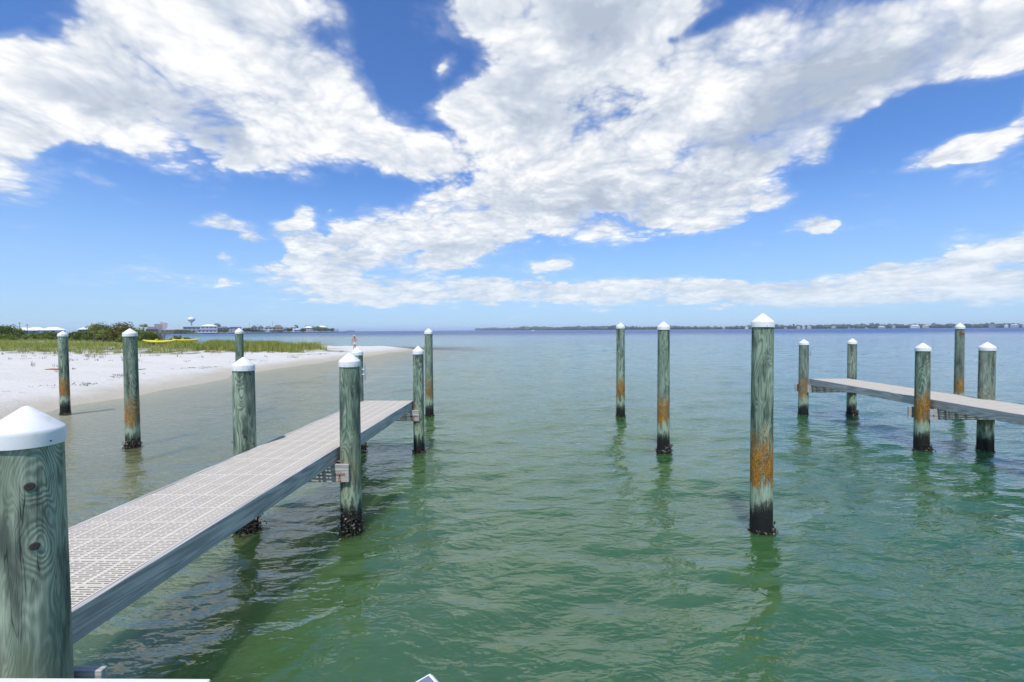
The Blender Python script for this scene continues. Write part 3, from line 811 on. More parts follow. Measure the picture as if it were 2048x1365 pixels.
# ---------------------------------------------------------------- dune grass and sprigs
def scatter(poly, n, box, seed, edge=0.0):
    r = np.random.default_rng(seed); P = np.zeros((0, 2))
    while len(P) < n:
        c = np.stack([r.uniform(box[0], box[1], n*2), r.uniform(box[2], box[3], n*2)], -1)
        s = sdist(poly, c[:, 0], c[:, 1]); den = np.clip((s+edge)/2.5, 0, 1)*np.clip(0.62+0.55*bumps(c[:, 0], c[:, 1], 5.0, 31), 0.03, 1)
        den *= np.clip(1.0 - 1.25*np.exp(-((c[:, 1]-81)/4.0)**2 - ((c[:, 0]+80)/15)**2) - 0.8*np.exp(-((c[:, 1]-70)/1.6)**2 - ((c[:, 0]+72)/14)**2), 0.01, 1)
        den *= 1.0 - 0.93*((c[:, 0] > -50) & (c[:, 0] < -34) & (c[:, 1] > 48) & (c[:, 1] < 62) & (np.abs(c[:, 0]/c[:, 1]+0.755) < 0.075))
        P = np.concatenate([P, c[r.random(len(c)) < den]])
    return P[:n]
def blades(P, per, hmin, hmax, width, spread, seed, sink=0.04):
    r = np.random.default_rng(seed)
    B = np.repeat(P, per, 0); n = len(B)
    B = B + r.normal(0, spread, B.shape)
    z, s = ground(B[:, 0], B[:, 1])
    h = np.repeat(r.uniform(hmin, hmax, len(P)), per)*r.uniform(0.65, 1.1, n)
    a = r.uniform(0, 6.283, n); l = r.uniform(0.1, 0.6, n)*h
    wa = r.uniform(0, 6.283, n); w = width*r.uniform(0.6, 1.3, n)
    base = np.stack([B[:, 0], B[:, 1], z-sink], -1); dw = np.stack([np.cos(wa)*w, np.sin(wa)*w, 0*w], -1)/2
    lean = np.stack([np.cos(a)*l, np.sin(a)*l, 0*l], -1)
    mid = base + lean*0.35 + np.stack([0*h, 0*h, h*0.62], -1); tip = base + lean + np.stack([0*h, 0*h, h*0.97], -1)
    V = np.stack([base-dw, base+dw, mid+dw*0.8, mid-dw*0.8, tip], 1).reshape(-1, 3)
    i = (np.arange(n)*5)[:, None]
    F = np.concatenate([i+np.array([[0, 1, 2]]), i+np.array([[0, 2, 3]]), i+np.array([[3, 2, 4]])])
    return V, F
M['grass'] = leaf_material('dune_grass', (0.18, 0.23, 0.028), (0.41, 0.46, 0.07), (0.50, 0.46, 0.16), 0.3)
P = scatter(GRASS, 11500, (-125, -20, 28, 118), 41)
V, F = blades(P, 7, 0.32, 0.72, 0.034, 0.13, 42)
tag(link('dune_grass', mesh_np('dune_grass', V, F), M['grass']), 'yellow-green grass covering the low dune behind the beach', 'grass', kind='stuff')
SPIT = np.array([(-29, 41), (-25.5, 43), (-21.5, 43.3), (-20.6, 49), (-23, 54), (-30, 58), (-45, 62), (-45, 52)], float)
P = scatter(SPIT, 1500, (-46, -20, 40, 63), 43)
V, F = blades(P, 12, 0.5, 0.95, 0.036, 0.16, 44)
tag(link('sea_oats', mesh_np('sea_oats', V, F), M['grass']), 'taller clumps of grass at the end of the sand spit', 'grass', kind='stuff')
M['dry'] = leaf_material('dry_sprigs', (0.10, 0.085, 0.04), (0.22, 0.19, 0.09), (0.12, 0.17, 0.05), 0.15)
SPARSE = np.array([(-17.5, 16), (-18.5, 24), (-19, 34), (-20, 46), (-30, 44), (-31, 36), (-42, 38), (-70, 33), (-60, 18)], float)
r_ = np.random.default_rng(51); c = np.stack([r_.uniform(-60, -17, 2600), r_.uniform(16, 46, 2600)], -1)
gd = -sdist(GRASS, c[:, 0], c[:, 1]); sd_ = sdist(LAND, c[:, 0], c[:, 1])
keep = (sd_ > 4.5) & (gd > 0) & (r_.random(len(c)) < 0.55*np.exp(-gd/3.2)+0.035) & (bumps(c[:, 0], c[:, 1], 5.0, 77) > -0.5)
V, F = blades(c[keep], 9, 0.12, 0.34, 0.022, 0.09, 52)
tag(link('dune_sprigs', mesh_np('dune_sprigs', V, F), M['dry']), 'sparse dry sprigs dotting the white sand in front of the grass', 'plants', kind='stuff')

# ---------------------------------------------------------------- shrubs and trees behind the dune
def leaf_cloud(lobes, n, size, seed, flat=0.0):
    """leaf faces spread through a set of ellipsoid lobes, denser near the skin, with gaps"""
    r = np.random.default_rng(seed)
    L = np.array(lobes, float); vol = L[:, 3]*L[:, 4]*L[:, 5]; k = r.choice(len(L), n, p=vol/vol.sum())
    u = r.normal(size=(n, 3)); u /= np.linalg.norm(u, axis=1)[:, None]
    rad = r.uniform(0.45, 1.0, n)**0.6*(1+0.22*np.sin(u[:, 0]*7+k)+0.16*np.sin(u[:, 1]*9+u[:, 2]*6+2*k))
    C = L[k, :3] + u*L[k, 3:6]*rad[:, None]
    C = C[C[:, 2] > 0.05]; n = len(C)
    nx = r.normal(size=(n, 3)); nx /= np.linalg.norm(nx, axis=1)[:, None]
    t = np.cross(nx, r.normal(size=(n, 3))); t /= np.linalg.norm(t, axis=1)[:, None]; b = np.cross(nx, t)
    s = size*r.uniform(0.6, 1.4, n)[:, None]
    V = np.stack([C-t*s, C+b*s*0.5, C+t*s, C-b*s*0.5], 1).reshape(-1, 3)
    return V, np.arange(n*4).reshape(-1, 4)
LM = {'dark': leaf_material('dark_foliage', (0.045, 0.09, 0.016), (0.15, 0.22, 0.035), (0.26, 0.30, 0.055), 0.35),
      'mid': leaf_material('green_foliage', (0.06, 0.11, 0.016), (0.20, 0.27, 0.04), (0.32, 0.36, 0.06), 0.35),
      'warm': leaf_material('olive_foliage', (0.08, 0.105, 0.02), (0.22, 0.23, 0.04), (0.33, 0.22, 0.06), 0.35),
      'palm': leaf_material('palm_foliage', (0.09, 0.13, 0.02), (0.28, 0.31, 0.05), (0.40, 0.38, 0.07), 0.3)}
M['bark'] = plain('bark', (0.13, 0.105, 0.08), 0.9, 0.35, 6.0)
def gz1(x, y): return float(ground(np.array([x]), np.array([y]))[0][0])
def shrub(name, label, x, y, w, h, kind, seed, cat='shrub', n=None, group='trees and shrubs behind the dune'):
    w *= 1.2; h *= 1.1
    r = random.Random(seed)
    t = thing(name, label, cat, (x, y, gz1(x, y)-0.05), 0, group)
    lobes = []; nl = max(5, int(w*1.6))
    for i in range(nl):
        fx = (i+0.5)/nl*2-1 + r.uniform(-.15, .15); hh = h*(1-0.55*fx*fx)*r.uniform(0.72, 1.05)
        rr = hh*r.uniform(0.34, 0.48)
        lobes.append((fx*w*0.45, r.uniform(-.35, .35)*w*0.5, hh-rr*0.9, rr*r.uniform(1.0, 1.4), rr*1.2, rr*0.9))
        lobes.append((fx*w*0.45+r.uniform(-.5, .5), r.uniform(-.4, .4)*w*0.5, hh*0.36, rr*1.3, rr*1.3, hh*0.38))
    V, F = leaf_cloud(lobes, n or int(1500*w*0.55*max(1, h/2)), 0.15, seed)
    link('crown', mesh_np('crown', V, F), LM[kind], t)
    tb = MB()
    tb.tube([(0, 0, -0.1), (0.05, 0.02, h*0.25), (0.0, 0.05, h*0.55)], [0.10, 0.085, 0.05], 7)
    for i in range(5):
        a = r.uniform(0, 6.28); e = w*r.uniform(0.2, 0.38)
        tb.tube([(0.03, 0.02, h*0.22), (math.cos(a)*e*0.5, math.sin(a)*e*0.5, h*0.45), (math.cos(a)*e, math.sin(a)*e, h*r.uniform(.55, .72))], [0.06, 0.045, 0.02], 6)
    tb.build('trunk', M['bark'], t, smooth=60)
    return t
SH = [
 ('shrub', 'dark rounded shrub mass at the left edge of the picture', -108.5, 93, 9.0, 3.2, 'dark', 1),
 ('shrub', 'bright low shrub in front of the dark mass at the left edge', -100.0, 86, 7.0, 1.6, 'mid', 2),
 ('shrub', 'low green shrub in front of the pale houses on the far left', -99.0, 94, 9.0, 1.7, 'mid', 3),
 ('shrub', 'low dark shrub left of the palm clump, above the leftmost piling', -93.0, 95, 7.5, 2.0, 'dark', 4),
 ('tree', 'dark green bushy tree forming the left top of the palm clump', -88.5, 96, 5.2, 4.1, 'dark', 5),
 ('tree', 'olive tree with orange-brown top right of the palms', -83.0, 95, 3.6, 4.0, 'warm', 6),
 ('shrub', 'wide olive green shrub right of the palm clump', -79.5, 94, 5.5, 2.9, 'mid', 7),
 ('shrub', 'dark green shrub at the right end of the shrub row beside the water', -75.0, 91.5, 4.2, 2.7, 'dark', 8),
 ('shrub', 'small dark shrub at the foot of the shrub row beside the inlet', -68.6, 84.0, 2.6, 1.3, 'dark', 9),
 ('shrub', 'lone round green shrub behind the yellow kayaks', -52.2, 70.0, 3.7, 1.75, 'mid', 10),
 ('shrub', 'low brown-green shrub left of the dead tree', -58.5, 74.0, 2.6, 0.9, 'warm', 11),
]
for nm, lb, x, y, w, h, kd, sd_ in SH:
    shrub(nm, lb, x, y, w, h, kd, sd_, 'tree' if nm == 'tree' else 'shrub')
def palm(label, x, y, h, seed, nf=26):
    r = random.Random(seed)
    t = thing('palm_tree', label, 'palm', (x, y, gz1(x, y)), r.uniform(0, 6), 'trees and shrubs behind the dune')
    MB().tube([(0, 0, -0.1), (0.05, 0, h*0.5), (0.02, 0.05, h)], [0.17, 0.14, 0.13], 9).build('trunk', M['bark'], t, smooth=60)
    mb = MB()
    for i in range(nf):
        a = r.uniform(0, 6.28); el = r.uniform(-0.5, 1.35); L = r.uniform(1.1, 1.55)
        d = Vector((math.cos(a)*math.cos(el), math.sin(a)*math.cos(el), math.sin(el)))
        st = Vector((0, 0, h)) + d*0.45*L
        sidev = d.cross(Vector((0, 0, 1))).normalized(); upv = sidev.cross(d)
        mb.tube([Vector((0, 0, h)), st], [0.018, 0.012], 4, False)
        for k in range(9):
            b = (k-4)/4*1.25; dd = (d*math.cos(b)+sidev*math.sin(b)).normalized(); e = st+dd*L*0.62*(1-0.12*abs(b)) + Vector((0, 0, -0.10*L))
            wv = (upv*0.3+sidev*0.7*math.cos(b)-d*0.7*math.sin(b))*0.045
            mb.poly([st, (st+e)/2+wv, e]); mb.poly([st, e, (st+e)/2-wv])
    mb.build('crown', LM['palm'], t)
palm('short yellow-green cabbage palm in the middle of the shrub clump', -82.8, 88.0, 2.5, 3)
palm('smaller cabbage palm on the right of the taller palm in the shrub clump', -80.6, 87.5, 1.6, 4)
palm('low young palm standing out at the far left edge of the dune', -103.5, 88.0, 1.1, 5, 16)
palm('small palm standing above the shrub row right of the olive tree', -80.5, 97.0, 3.3, 6, 18)
# dead tree
def dead_tree(name, label, x, y, h, seed):
    r = random.Random(seed); mb = MB()
    t = thing(name, label, 'tree', (x, y, gz1(x, y)-0.1), 0)
    mb.tube([(0, 0, -0.1), (0.04, 0, h*0.28), (-0.03, 0, h*0.5), (0.05, 0, h*0.72)], [0.09, 0.075, 0.06, 0.035], 7)
    mb.build('trunk', M['bark'], t, smooth=60)
    for i in range(11):
        a = r.uniform(0, 6.28); z0 = h*r.uniform(0.32, 0.7); L = h*r.uniform(0.3, 0.55); b = MB()
        p = [Vector((0, 0, z0))]; d = Vector((math.cos(a)*0.8, math.sin(a)*0.8, 0.75)).normalized()
        for k in range(4):
            d = (d+Vector((r.uniform(-.4, .4), r.uniform(-.4, .4), r.uniform(-.1, .45)))).normalized(); p.append(p[-1]+d*L/4)
        b.tube(p, [0.035, 0.028, 0.02, 0.014, 0.008], 5)
        for k in (2, 3):
            q = p[k]; e = q+Vector((r.uniform(-.4, .4), r.uniform(-.4, .4), r.uniform(0.1, .4))); b.tube([q, (q+e)/2+Vector((0, 0, .04)), e], [0.014, 0.01, 0.006], 4)
        b.build('branch', M['bark'], t)
dead_tree('dead_tree', 'bare dead tree with twisted twigs in front of the inlet', -57.0, 72.0, 3.0, 8)
dead_tree('dead_tree', 'short bare dead tree leaning at the end of the shrub row', -70.5, 90.0, 3.4, 9)

# ---------------------------------------------------------------- kayaks, driftwood
def kayak(label, x, y, L, rotz, tilt, zoff):
    t = thing('kayak', label, 'kayak', (x, y, gz1(x, y)+zoff), rotz, 'yellow kayaks on the dune')
    mat_ = plain('yellow_plastic', (0.78, 0.66, 0.015), 0.35, 0.06)
    n, k = 22, 14; V = []; F = []
    for i in range(n+1):
        s = i/n*2-1; w = 0.38*max(0.0, 1-abs(s)**2.4)**0.75+0.006; rise = 0.20*abs(s)**3
        for j in range(k):
            th = 2*math.pi*j/k; c, sn = math.cos(th), math.sin(th)
            V.append((s*L/2, w*c*abs(c)**-0.15 if abs(c) > .01 else 0, 0.16+rise+(0.16 if sn < 0 else 0.13)*sn*(0.35+0.65*w/0.38)))
    for i in range(n):
        for j in range(k): F.append((i*k+j, i*k+(j+1) % k, (i+1)*k+(j+1) % k, (i+1)*k+j))
    h = link('hull', mesh_np('hull', V, F, True), mat_, t, None, (tilt, 0, 0))
    MB().lathe([(0.30, 0.0), (0.32, 0.03), (0.28, 0.04), (0.25, -0.02)], 18).build('cockpit_rim', plain('dark_rim', (0.35, 0.29, 0.02), 0.5), h, (0.1, 0, 0.275), smooth=50).scale = (1.5, 0.8, 1)
    MB().box(-0.04, 0.04, -0.20, 0.20, 0, 0.24).build('seat_back', mat_, h, (-0.35, 0, 0.26), (0, -0.3, 0), bevel=0.02)
    return t
kayak('left yellow kayak lying on the dune grass, bow towards the piling', -46.8, 59.0, 4.3, 0.07, 0.15, 0.52)
kayak('right yellow kayak overlapping the other one on the dune grass', -44.6, 60.6, 3.6, 0.04, -0.2, 0.66)
def stick(label, x, y, L, rotz, r0, col):
    t = MB().tube([(-L/2, 0, r0*0.7), (-L*0.2, 0.05, r0*0.9), (L*0.15, -0.02, r0), (L/2, 0.06, r0*1.8)], [r0*0.7, r0, r0*0.9, r0*0.4], 8)
    o = t.build('driftwood', plain('driftwood', col, 0.9, 0.3, 12.0), None, (x, y, gz1(x, y)-0.01), (0, 0, rotz), 60)
    return tag(o, label, 'driftwood', 'driftwood on the sand')
stick('orange-brown driftwood log on the white sand at the far left', -25.0, 24.2, 0.9, 0.1, 0.06, (0.30, 0.15, 0.05))
stick('dark thin driftwood stick on the sand between the two left pilings', -21.5, 25.5, 0.7, 0.25, 0.022, (0.07, 0.055, 0.04))
stick('grey driftwood stick at the edge of the grass right of the kayaks', -27.6, 38.4, 1.1, 0.5, 0.03, (0.16, 0.13, 0.10))
r_ = np.random.default_rng(61); yy = r_.uniform(12, 52, 500); xx = np.interp(yy, LAND[2:12, 1], LAND[2:12, 0]) - 3.3 + 0.5*np.sin(yy*0.7) + r_.normal(0, 0.22, 500)
kp = bumps(xx, yy, 4.0, 78) > 0.15
V, F = blades(np.stack([xx, yy], -1)[kp], 4, 0.02, 0.05, 0.045, 0.10, 62, 0.0)
tag(link('seaweed_wrack', mesh_np('seaweed_wrack', V, F), plain('seaweed', (0.075, 0.055, 0.035), 0.9, 0.4)), 'broken line of dark seaweed scraps along the sand', 'seaweed', kind='stuff')

# ---------------------------------------------------------------- person walking along the spit
def skin_mesh(name, pts, edges, mat, parent, sub=2):
    me = bpy.data.meshes.new(name); me.from_pydata([p[:3] for p in pts], edges, [])
    o = link(name, me, mat, parent)
    sk = o.modifiers.new('skin', 'SKIN'); sk.use_smooth_shade = True
    sv = me.skin_vertices[0].data
    for i, p in enumerate(pts):
        sv[i].radius = (p[3], p[4] if len(p) > 4 else p[3])
    sv[0].use_root = True
    ss = o.modifiers.new('sub', 'SUBSURF'); ss.levels = ss.render_levels = sub
    return o
px0, py0 = -18.75, 52.4
per = thing('person', 'person in white shorts and straw hat walking away along the sand spit', 'person', (px0, py0, gz1(px0, py0)), 0.10)
M['skin'] = plain('skin', (0.50, 0.25, 0.155), 0.55, 0.08)
pts = [(0, 0, .93, .135, .105), (0, 0, 1.08, .125, .09), (0.01, 0, 1.26, .155, .10), (0.01, 0, 1.42, .13, .085), (0.01, 0.01, 1.50, .055), (0.01, .02, 1.57, .055),
       (0.01, .02, 1.66, .085, .095), (0.01, .02, 1.76, .06),
       (-.19, 0, 1.42, .058), (-.27, .01, 1.17, .045), (-.31, .05, .93, .033), (-.32, .07, .84, .032),
       (.21, 0, 1.42, .058), (.33, -.04, 1.20, .045), (.20, .02, 1.04, .034), (.15, .05, 1.02, .030),
       (-.09, 0, .88, .095), (-.07, .10, .50, .068), (-.075, -.03, .27, .058), (-.08, -.06, .09, .038), (-.085, .06, .035, .034),
       (.09, 0, .88, .095), (.10, .07, .50, .068), (.11, .12, .28, .058), (.12, .14, .09, .038), (.125, .26, .04, .034)]
ed = [(0, 1), (1, 2), (2, 3), (3, 4), (4, 5), (5, 6), (6, 7), (3, 8), (8, 9), (9, 10), (10, 11), (3, 12), (12, 13), (13, 14), (14, 15),
      (0, 16), (16, 17), (17, 18), (18, 19), (19, 20), (0, 21), (21, 22), (22, 23), (23, 24), (24, 25)]
skin_mesh('body', pts, ed, M['skin'], per)
sp = [(0, 0, 1.02, .15, .118), (0, 0, .93, .155, .125), (-.09, .005, .86, .112), (-.083, .05, .66, .098), (.09, .005, .86, .112), (.095, .035, .66, .098)]
skin_mesh('shorts', sp, [(0, 1), (1, 2), (2, 3), (1, 4), (4, 5)], plain('white_cloth', (0.74, 0.72, 0.74), 0.85, 0.05), per)
hr = MB().lathe([(0.098, 1.56), (0.108, 1.63), (0.107, 1.70), (0.08, 1.77), (0.001, 1.79)], 16, (0.01, 0.012)).build('hair', plain('dark_hair', (0.03, 0.02, 0.015), 0.7), per, smooth=60)
MB().lathe([(0.215, 1.672), (0.22, 1.68), (0.125, 1.705), (0.118, 1.78), (0.09, 1.815), (0.001, 1.82)], 22, (0.01, 0.015)).build('hat', plain('straw', (0.62, 0.47, 0.22), 0.8, 0.2, 30.0), per, smooth=35)
for side in (-1, 1):   # hands with fingers
    hx, hy, hz = (-.32, .07, .84) if side < 0 else (.15, .05, 1.02)
    dx, dz = (0.0, -1.0) if side < 0 else (-0.9, -0.1)
    hp = [(hx, hy, hz, .030, .018), (hx+dx*.05, hy+.01, hz+dz*.05, .036, .016)]; he = [(0, 1)]
    for q in range(4):
        b = len(hp); o_ = (q-1.5)*.018
        hp += [(hx+dx*.085, hy+.015+o_*(1 if side < 0 else 1), hz+dz*.085, .009), (hx+dx*(.13-.006*abs(q-1.2)), hy+.03+o_, hz+dz*(.13-.006*abs(q-1.2)), .007)]
        he += [(1, b), (b, b+1)]
    b = len(hp); hp += [(hx+dx*.03+.012, hy+.04, hz+dz*.03, .010), (hx+dx*.065+.016, hy+.062, hz+dz*.065, .008)]; he += [(0, b), (b, b+1)]
    skin_mesh('hand', hp, he, M['skin'], per, 1)

# ---------------------------------------------------------------- far shores
def land_strip(name, label, poly, z):
    mb = MB(); b = [(x, y, -1.5) for x, y in poly]; t = [(x*1.0, y, z) for x, y in poly]
    mb.poly(t); n = len(poly)
    for i in range(n):
        mb.poly([b[i], b[(i+1) % n], t[(i+1) % n], t[i]])
    o = mb.build(name, plain(name, (0.16, 0.15, 0.09), 0.9, 0.4, 0.05)); return tag(o, label, kind='structure')
land_strip('far_left_shore', 'low far shore with beach houses', [(-420, 290), (-400, 420), (-480, 590), (-385, 640), (-352, 750), (-326, 868), (-334, 886), (-1500, 1600), (-2400, 1600), (-2400, 290)], 0.9)
land_strip('far_right_shore', 'long wooded shore across the bay', [(2600, 1350), (1900, 1560), (1350, 1850), (760, 2300), (250, 3000), (-200, 4200), (-500, 5400), (-500, 6200), (5000, 6200), (5000, 1350)], 1.0)
HM = {}
def hm(c, rough=0.7):
    if c not in HM: HM[c] = plain('house_paint', c, rough, 0.08, 0.6)
    return HM[c]
GLASS = plain('window_glass', (0.05, 0.07, 0.09), 0.15, 0.1, 1.0, spec=0.6)
def house(label, x, y, w, d, h, wall, roof, kind='hip', stories=2, rh=None, rot=None, stilt=0.0, group='beach houses on the far left shore', z0=0.9):
    rz = math.atan2(-x, y) if rot is None else rot
    t = thing('house', label, 'house', (x, y, z0), rz, group)
    if stilt:
        for sx in (-.42, -.14, .14, .42):
            for sy in (-.42, .42):
                MB().box(-.2, .2, -.2, .2, 0, stilt+.05).build('stilt', hm((.35, .33, .30)), t, (sx*w, sy*d, 0))
    MB().box(-w/2, w/2, -d/2, d/2, stilt, stilt+h).build('wall', hm(wall), t)
    rh = rh or w*0.22; e = 0.7; zt = stilt+h
    mb = MB()
    if kind == 'hip':
        k = max(0.0, (w-d)/2) + w*0.08
        c = [(-w/2-e, -d/2-e, zt), (w/2+e, -d/2-e, zt), (w/2+e, d/2+e, zt), (-w/2-e, d/2+e, zt)]; a, b = (-k, 0, zt+rh), (k, 0, zt+rh)
        mb.poly([c[0], c[1], b, a]); mb.poly([c[2], c[3], a, b]); mb.poly([c[1], c[2], b]); mb.poly([c[3], c[0], a]); mb.poly(c[::-1])
    elif kind == 'gable':   # gable end towards the bay
        c = [(-w/2-e, -d/2-e, zt), (w/2+e, -d/2-e, zt), (w/2+e, d/2+e, zt), (-w/2-e, d/2+e, zt)]; a, b = (0, -d/2-e, zt+rh), (0, d/2+e, zt+rh)
        mb.poly([c[1], c[2], b, a]); mb.poly([c[3], c[0], a, b]); mb.poly([c[0], c[1], a]); mb.poly([c[2], c[3], b]); mb.poly(c[::-1])
    else:
        mb.box(-w/2-e, w/2+e, -d/2-e, d/2+e, zt, zt+rh)
    mb.build('roof', hm(roof, 0.6), t)
    nw = max(2, int(w/4))
    for s_ in range(stories):
        for i in range(nw):
            xx = (i+0.5)/nw*w-w/2
            MB().box(-0.8, 0.8, -0.05, 0.04, 0, 1.5).build('window', GLASS, t, (xx, -d/2-0.03, stilt+h*(s_+0.42)/stories-0.2))
    return t
def U(px, Y): return (px-1030)/900.0*Y
WH, GR, TAN, PINK = (.74, .75, .74), (.38, .40, .41), (.55, .48, .38), (.62, .46, .38)
DK, BRN, RW, BLU = (.13, .13, .14), (.21, .14, .10), (.76, .78, .80), (.26, .38, .46)
for lb, px, Y, w, h, wall, roof, kind, st, rh, sl in [
  ('white-roofed house at the far left behind the shrubs, beside a utility pole', 38, 340, 16, 2.6, GR, RW, 'hip', 1, 2.2, 1.0),
  ('second pale house from the left behind the shrubs, long white roof', 66, 345, 12, 2.9, WH, RW, 'hip', 1, 2.2, 1.0),
  ('third house behind the shrubs, wide pale hip roof', 101, 335, 13, 2.6, WH, RW, 'hip', 1, 2.4, 1.0),
  ('house with blue-white roof glimpsed left of the palm', 166, 330, 8, 3.0, BLU, RW, 'hip', 1, 1.6, 1.0),
  ('low house with dark brown roof at the left end of the far shore', 300, 610, 12, 4.6, BRN, DK, 'hip', 1, 3.4, .5),
  ('small white low building beneath the pink tower block', 317, 620, 10, 4.2, WH, RW, 'flat', 1, .5, .5),
  ('grey house with pointed roof right of the dead tree', 338, 610, 12, 3.8, WH, GR, 'hip', 1, 3.6, .5),
  ('grey hip-roofed house left of the water tower', 357, 612, 10, 4.0, GR, GR, 'hip', 1, 3.4, .5),
  ('long flat-roofed grey building below the water tower', 381, 618, 19, 7.2, GR, (.5, .45, .42), 'flat', 2, .6, .5),
  ('large pale house with white roof right of the water tower', 416, 624, 19, 8.2, (.55, .56, .54), RW, 'hip', 2, 2.8, .5),
  ('tall grey house with dark roof behind the large pale house', 432, 640, 9, 10.0, GR, DK, 'hip', 3, 2.8, .5),
  ('long white boathouse wall at the waterline right of the water tower', 412, 603, 21, 3.6, WH, (.4, .36, .32), 'flat', 1, .5, .2),
  ('dark-roofed house left of the piling top in front of the far shore', 447, 634, 12, 5.8, GR, DK, 'hip', 2, 2.6, .4),
  ('grey slab-like house just left of the piling top', 469, 636, 14, 7.0, (.42, .42, .40), GR, 'flat', 2, .6, .4),
  ('left one of the twin gabled grey houses', 507, 655, 7.5, 6.6, GR, (.30, .32, .33), 'gable', 2, 3.4, .6),
  ('right one of the twin gabled grey houses', 520, 665, 7.5, 6.6, (.48, .5, .5), (.34, .36, .37), 'gable', 2, 3.4, .6),
  ('white house with dark reddish roof between the two tall poles', 536, 675, 11, 6.0, WH, BRN, 'hip', 2, 2.6, .5),
  ('wide house with brown hip roof in the middle of the point', 555, 690, 14, 6.2, (.46, .45, .42), BRN, 'hip', 2, 4.2, .6),
  ('small house with blue-grey hip roof right of the brown roof', 572, 715, 9, 5.0, BLU, (.2, .24, .3), 'hip', 1, 2.8, .5),
  ('house with bright white metal roof on the point', 586, 735, 10, 7.0, WH, (.82, .83, .84), 'gable', 2, 2.6, .6),
  ('low teal house in front of the bright white roof', 593, 712, 8, 3.4, (.28, .46, .52), (.6, .66, .68), 'hip', 1, 1.8, .5),
  ('house with white hip roof and tan walls near the end of the point', 616, 765, 12, 6.2, TAN, (.80, .8, .8), 'hip', 2, 2.8, .6),
  ('white-roofed house among the trees at the tip of the point', 643, 810, 14, 7.4, (.5, .5, .48), (.78, .78, .78), 'hip', 2, 3.0, .6),
]:
    house(lb, U(px, Y), Y, w, w*0.8, h, wall, roof, kind, st, rh, stilt=sl*2.2 if Y > 400 else sl)
# pink tower block
tb = thing('apartment_tower', 'pinkish apartment tower on the skyline behind the dead tree', 'building', (U(319, 1500), 1500, 0.9), 0.7)
MB().box(-18, 4, -8, 8, 0, 29).build('wall', hm(PINK), tb); MB().box(4.02, 17, -8, 8, 0, 33).build('wing', hm((.66, .54, .45)), tb); MB().box(-2, 6, -4, 4, 29.02, 36).build('lift_housing', hm((.6, .5, .42)), tb)
for i in range(5):
    for j in range(6): MB().box(-1.1, 1.1, -.2, .2, 0, 2).build('window', GLASS, tb, (-15+i*4.2, -8.1, 4+j*4.2))
# water tower
wt = thing('water_tower', 'white bulb-shaped water tower on a single column on the skyline', 'water tower', (U(380.5, 1200), 1200, 0.9))
WP = plain('tower_paint', (.72, .74, .76), 0.5, 0.05, 0.2)
MB().lathe([(3.2, 0), (2.0, 4), (1.5, 9), (1.5, 24), (2.2, 27)], 20).build('column', WP, wt, smooth=60)
MB().lathe([(1.6, 26), (4.0, 28.5), (7.0, 31.0), (8.7, 33.5), (8.9, 35.2), (8.0, 38.0), (5.6, 40.3), (2.6, 41.5), (.4, 41.8), (.01, 42.4)], 28).build('tank', WP, wt, smooth=50)
# utility poles
for lb, px, Y, h in (('leftmost tall utility pole above the pale roofs', 33, 300, 9.0), ('second utility pole above the pale roofs', 48, 310, 8.0), ('utility pole behind the twin gabled houses', 497, 690, 15),
                     ('thin mast between the twin gabled houses', 513, 690, 13), ('tall dark pole beside the brown hip roof', 544, 680, 17)):
    u = thing('utility_pole', lb, 'pole', (U(px, Y), Y, .9), 0, 'utility poles among the far houses')
    MB().tube([(0, 0, 0), (0, 0, h)], [.2, .13], 7).build('pole', M['bark'], u); MB().box(-1.1, 1.1, -.08, .08, h-.9, h-.7).build('crossarm', M['bark'], u)
# trees among the far houses
def far_tree(label, px, Y, w, h, seed, kind='dark'):
    x = U(px, Y); r = random.Random(seed)
    t = thing('far_tree', label, 'tree', (x, Y, .9), 0, 'trees among the far houses')
    L = [(r.uniform(-.4, .4)*w, r.uniform(-.3, .3)*w, h*r.uniform(.4, .75), w*r.uniform(.16, .3), w*.25, h*r.uniform(.18, .28)) for _ in range(9)]
    V, F = leaf_cloud(L, 900, 0.8, seed); link('crown', mesh_np('crown', V, F), LM[kind], t)
    MB().tube([(0, 0, 0), (.2, 0, h*.6)], [.35, .2], 6).build('trunk', M['bark'], t)
for i, (lb, px, Y, w, h) in enumerate([
  ('dark hedge-like trees left of the water tower on the far shore', 345, 600, 26, 4.5), ('dark trees below the grey hip-roofed house by the inlet', 368, 600, 18, 4.2), ('dark round tree between boathouse and dark-roofed house', 446, 606, 10, 5.0),
  ('dark trees just right of the piling top on the far shore', 493, 640, 12, 7.5), ('dark trees in front of the twin gabled houses', 515, 640, 18, 5.2), ('dark shrubs below the brown hip roof', 552, 672, 22, 4.0),
  ('dark tree right of the blue-grey roof', 577, 705, 10, 7.0), ('dark tree standing over the bright white roof', 592, 745, 6, 13.0), ('dark trees right of the teal house', 604, 725, 10, 7.0),
  ('tall dark trees left of the white roof at the tip of the point', 628, 780, 22, 12.0), ('dark trees below the last white roof', 640, 800, 26, 8.0), ('dark trees right of the last white roof', 652, 815, 16, 9.0), ('single dark tree at the end of the point', 662, 840, 11, 8.0)]):
    far_tree(lb, px, Y, w, h, 300+i)
pr = thing('boathouse', 'small dark boathouse on stilts at the very tip of the point', 'boathouse', (U(671, 850), 850, 0))
for sx in (-3.5, 0, 3.5): MB().box(-.3, .3, -.3, .3, -1, 3).build('post', M['bark'], pr, (sx, 0, 0))
MB().box(-5, 5, -3, 3, 3, 3.6).build('platform', M['bark'], pr); MB().box(-4, 4, -2.5, 2.5, 5.4, 6).build('roof', hm((.25, .25, .27)), pr)
for sx in (-3.5, 3.5): MB().box(-.25, .25, -.25, .25, 3.61, 5.4).build('roof_post', M['bark'], pr, (sx, 0, 0))
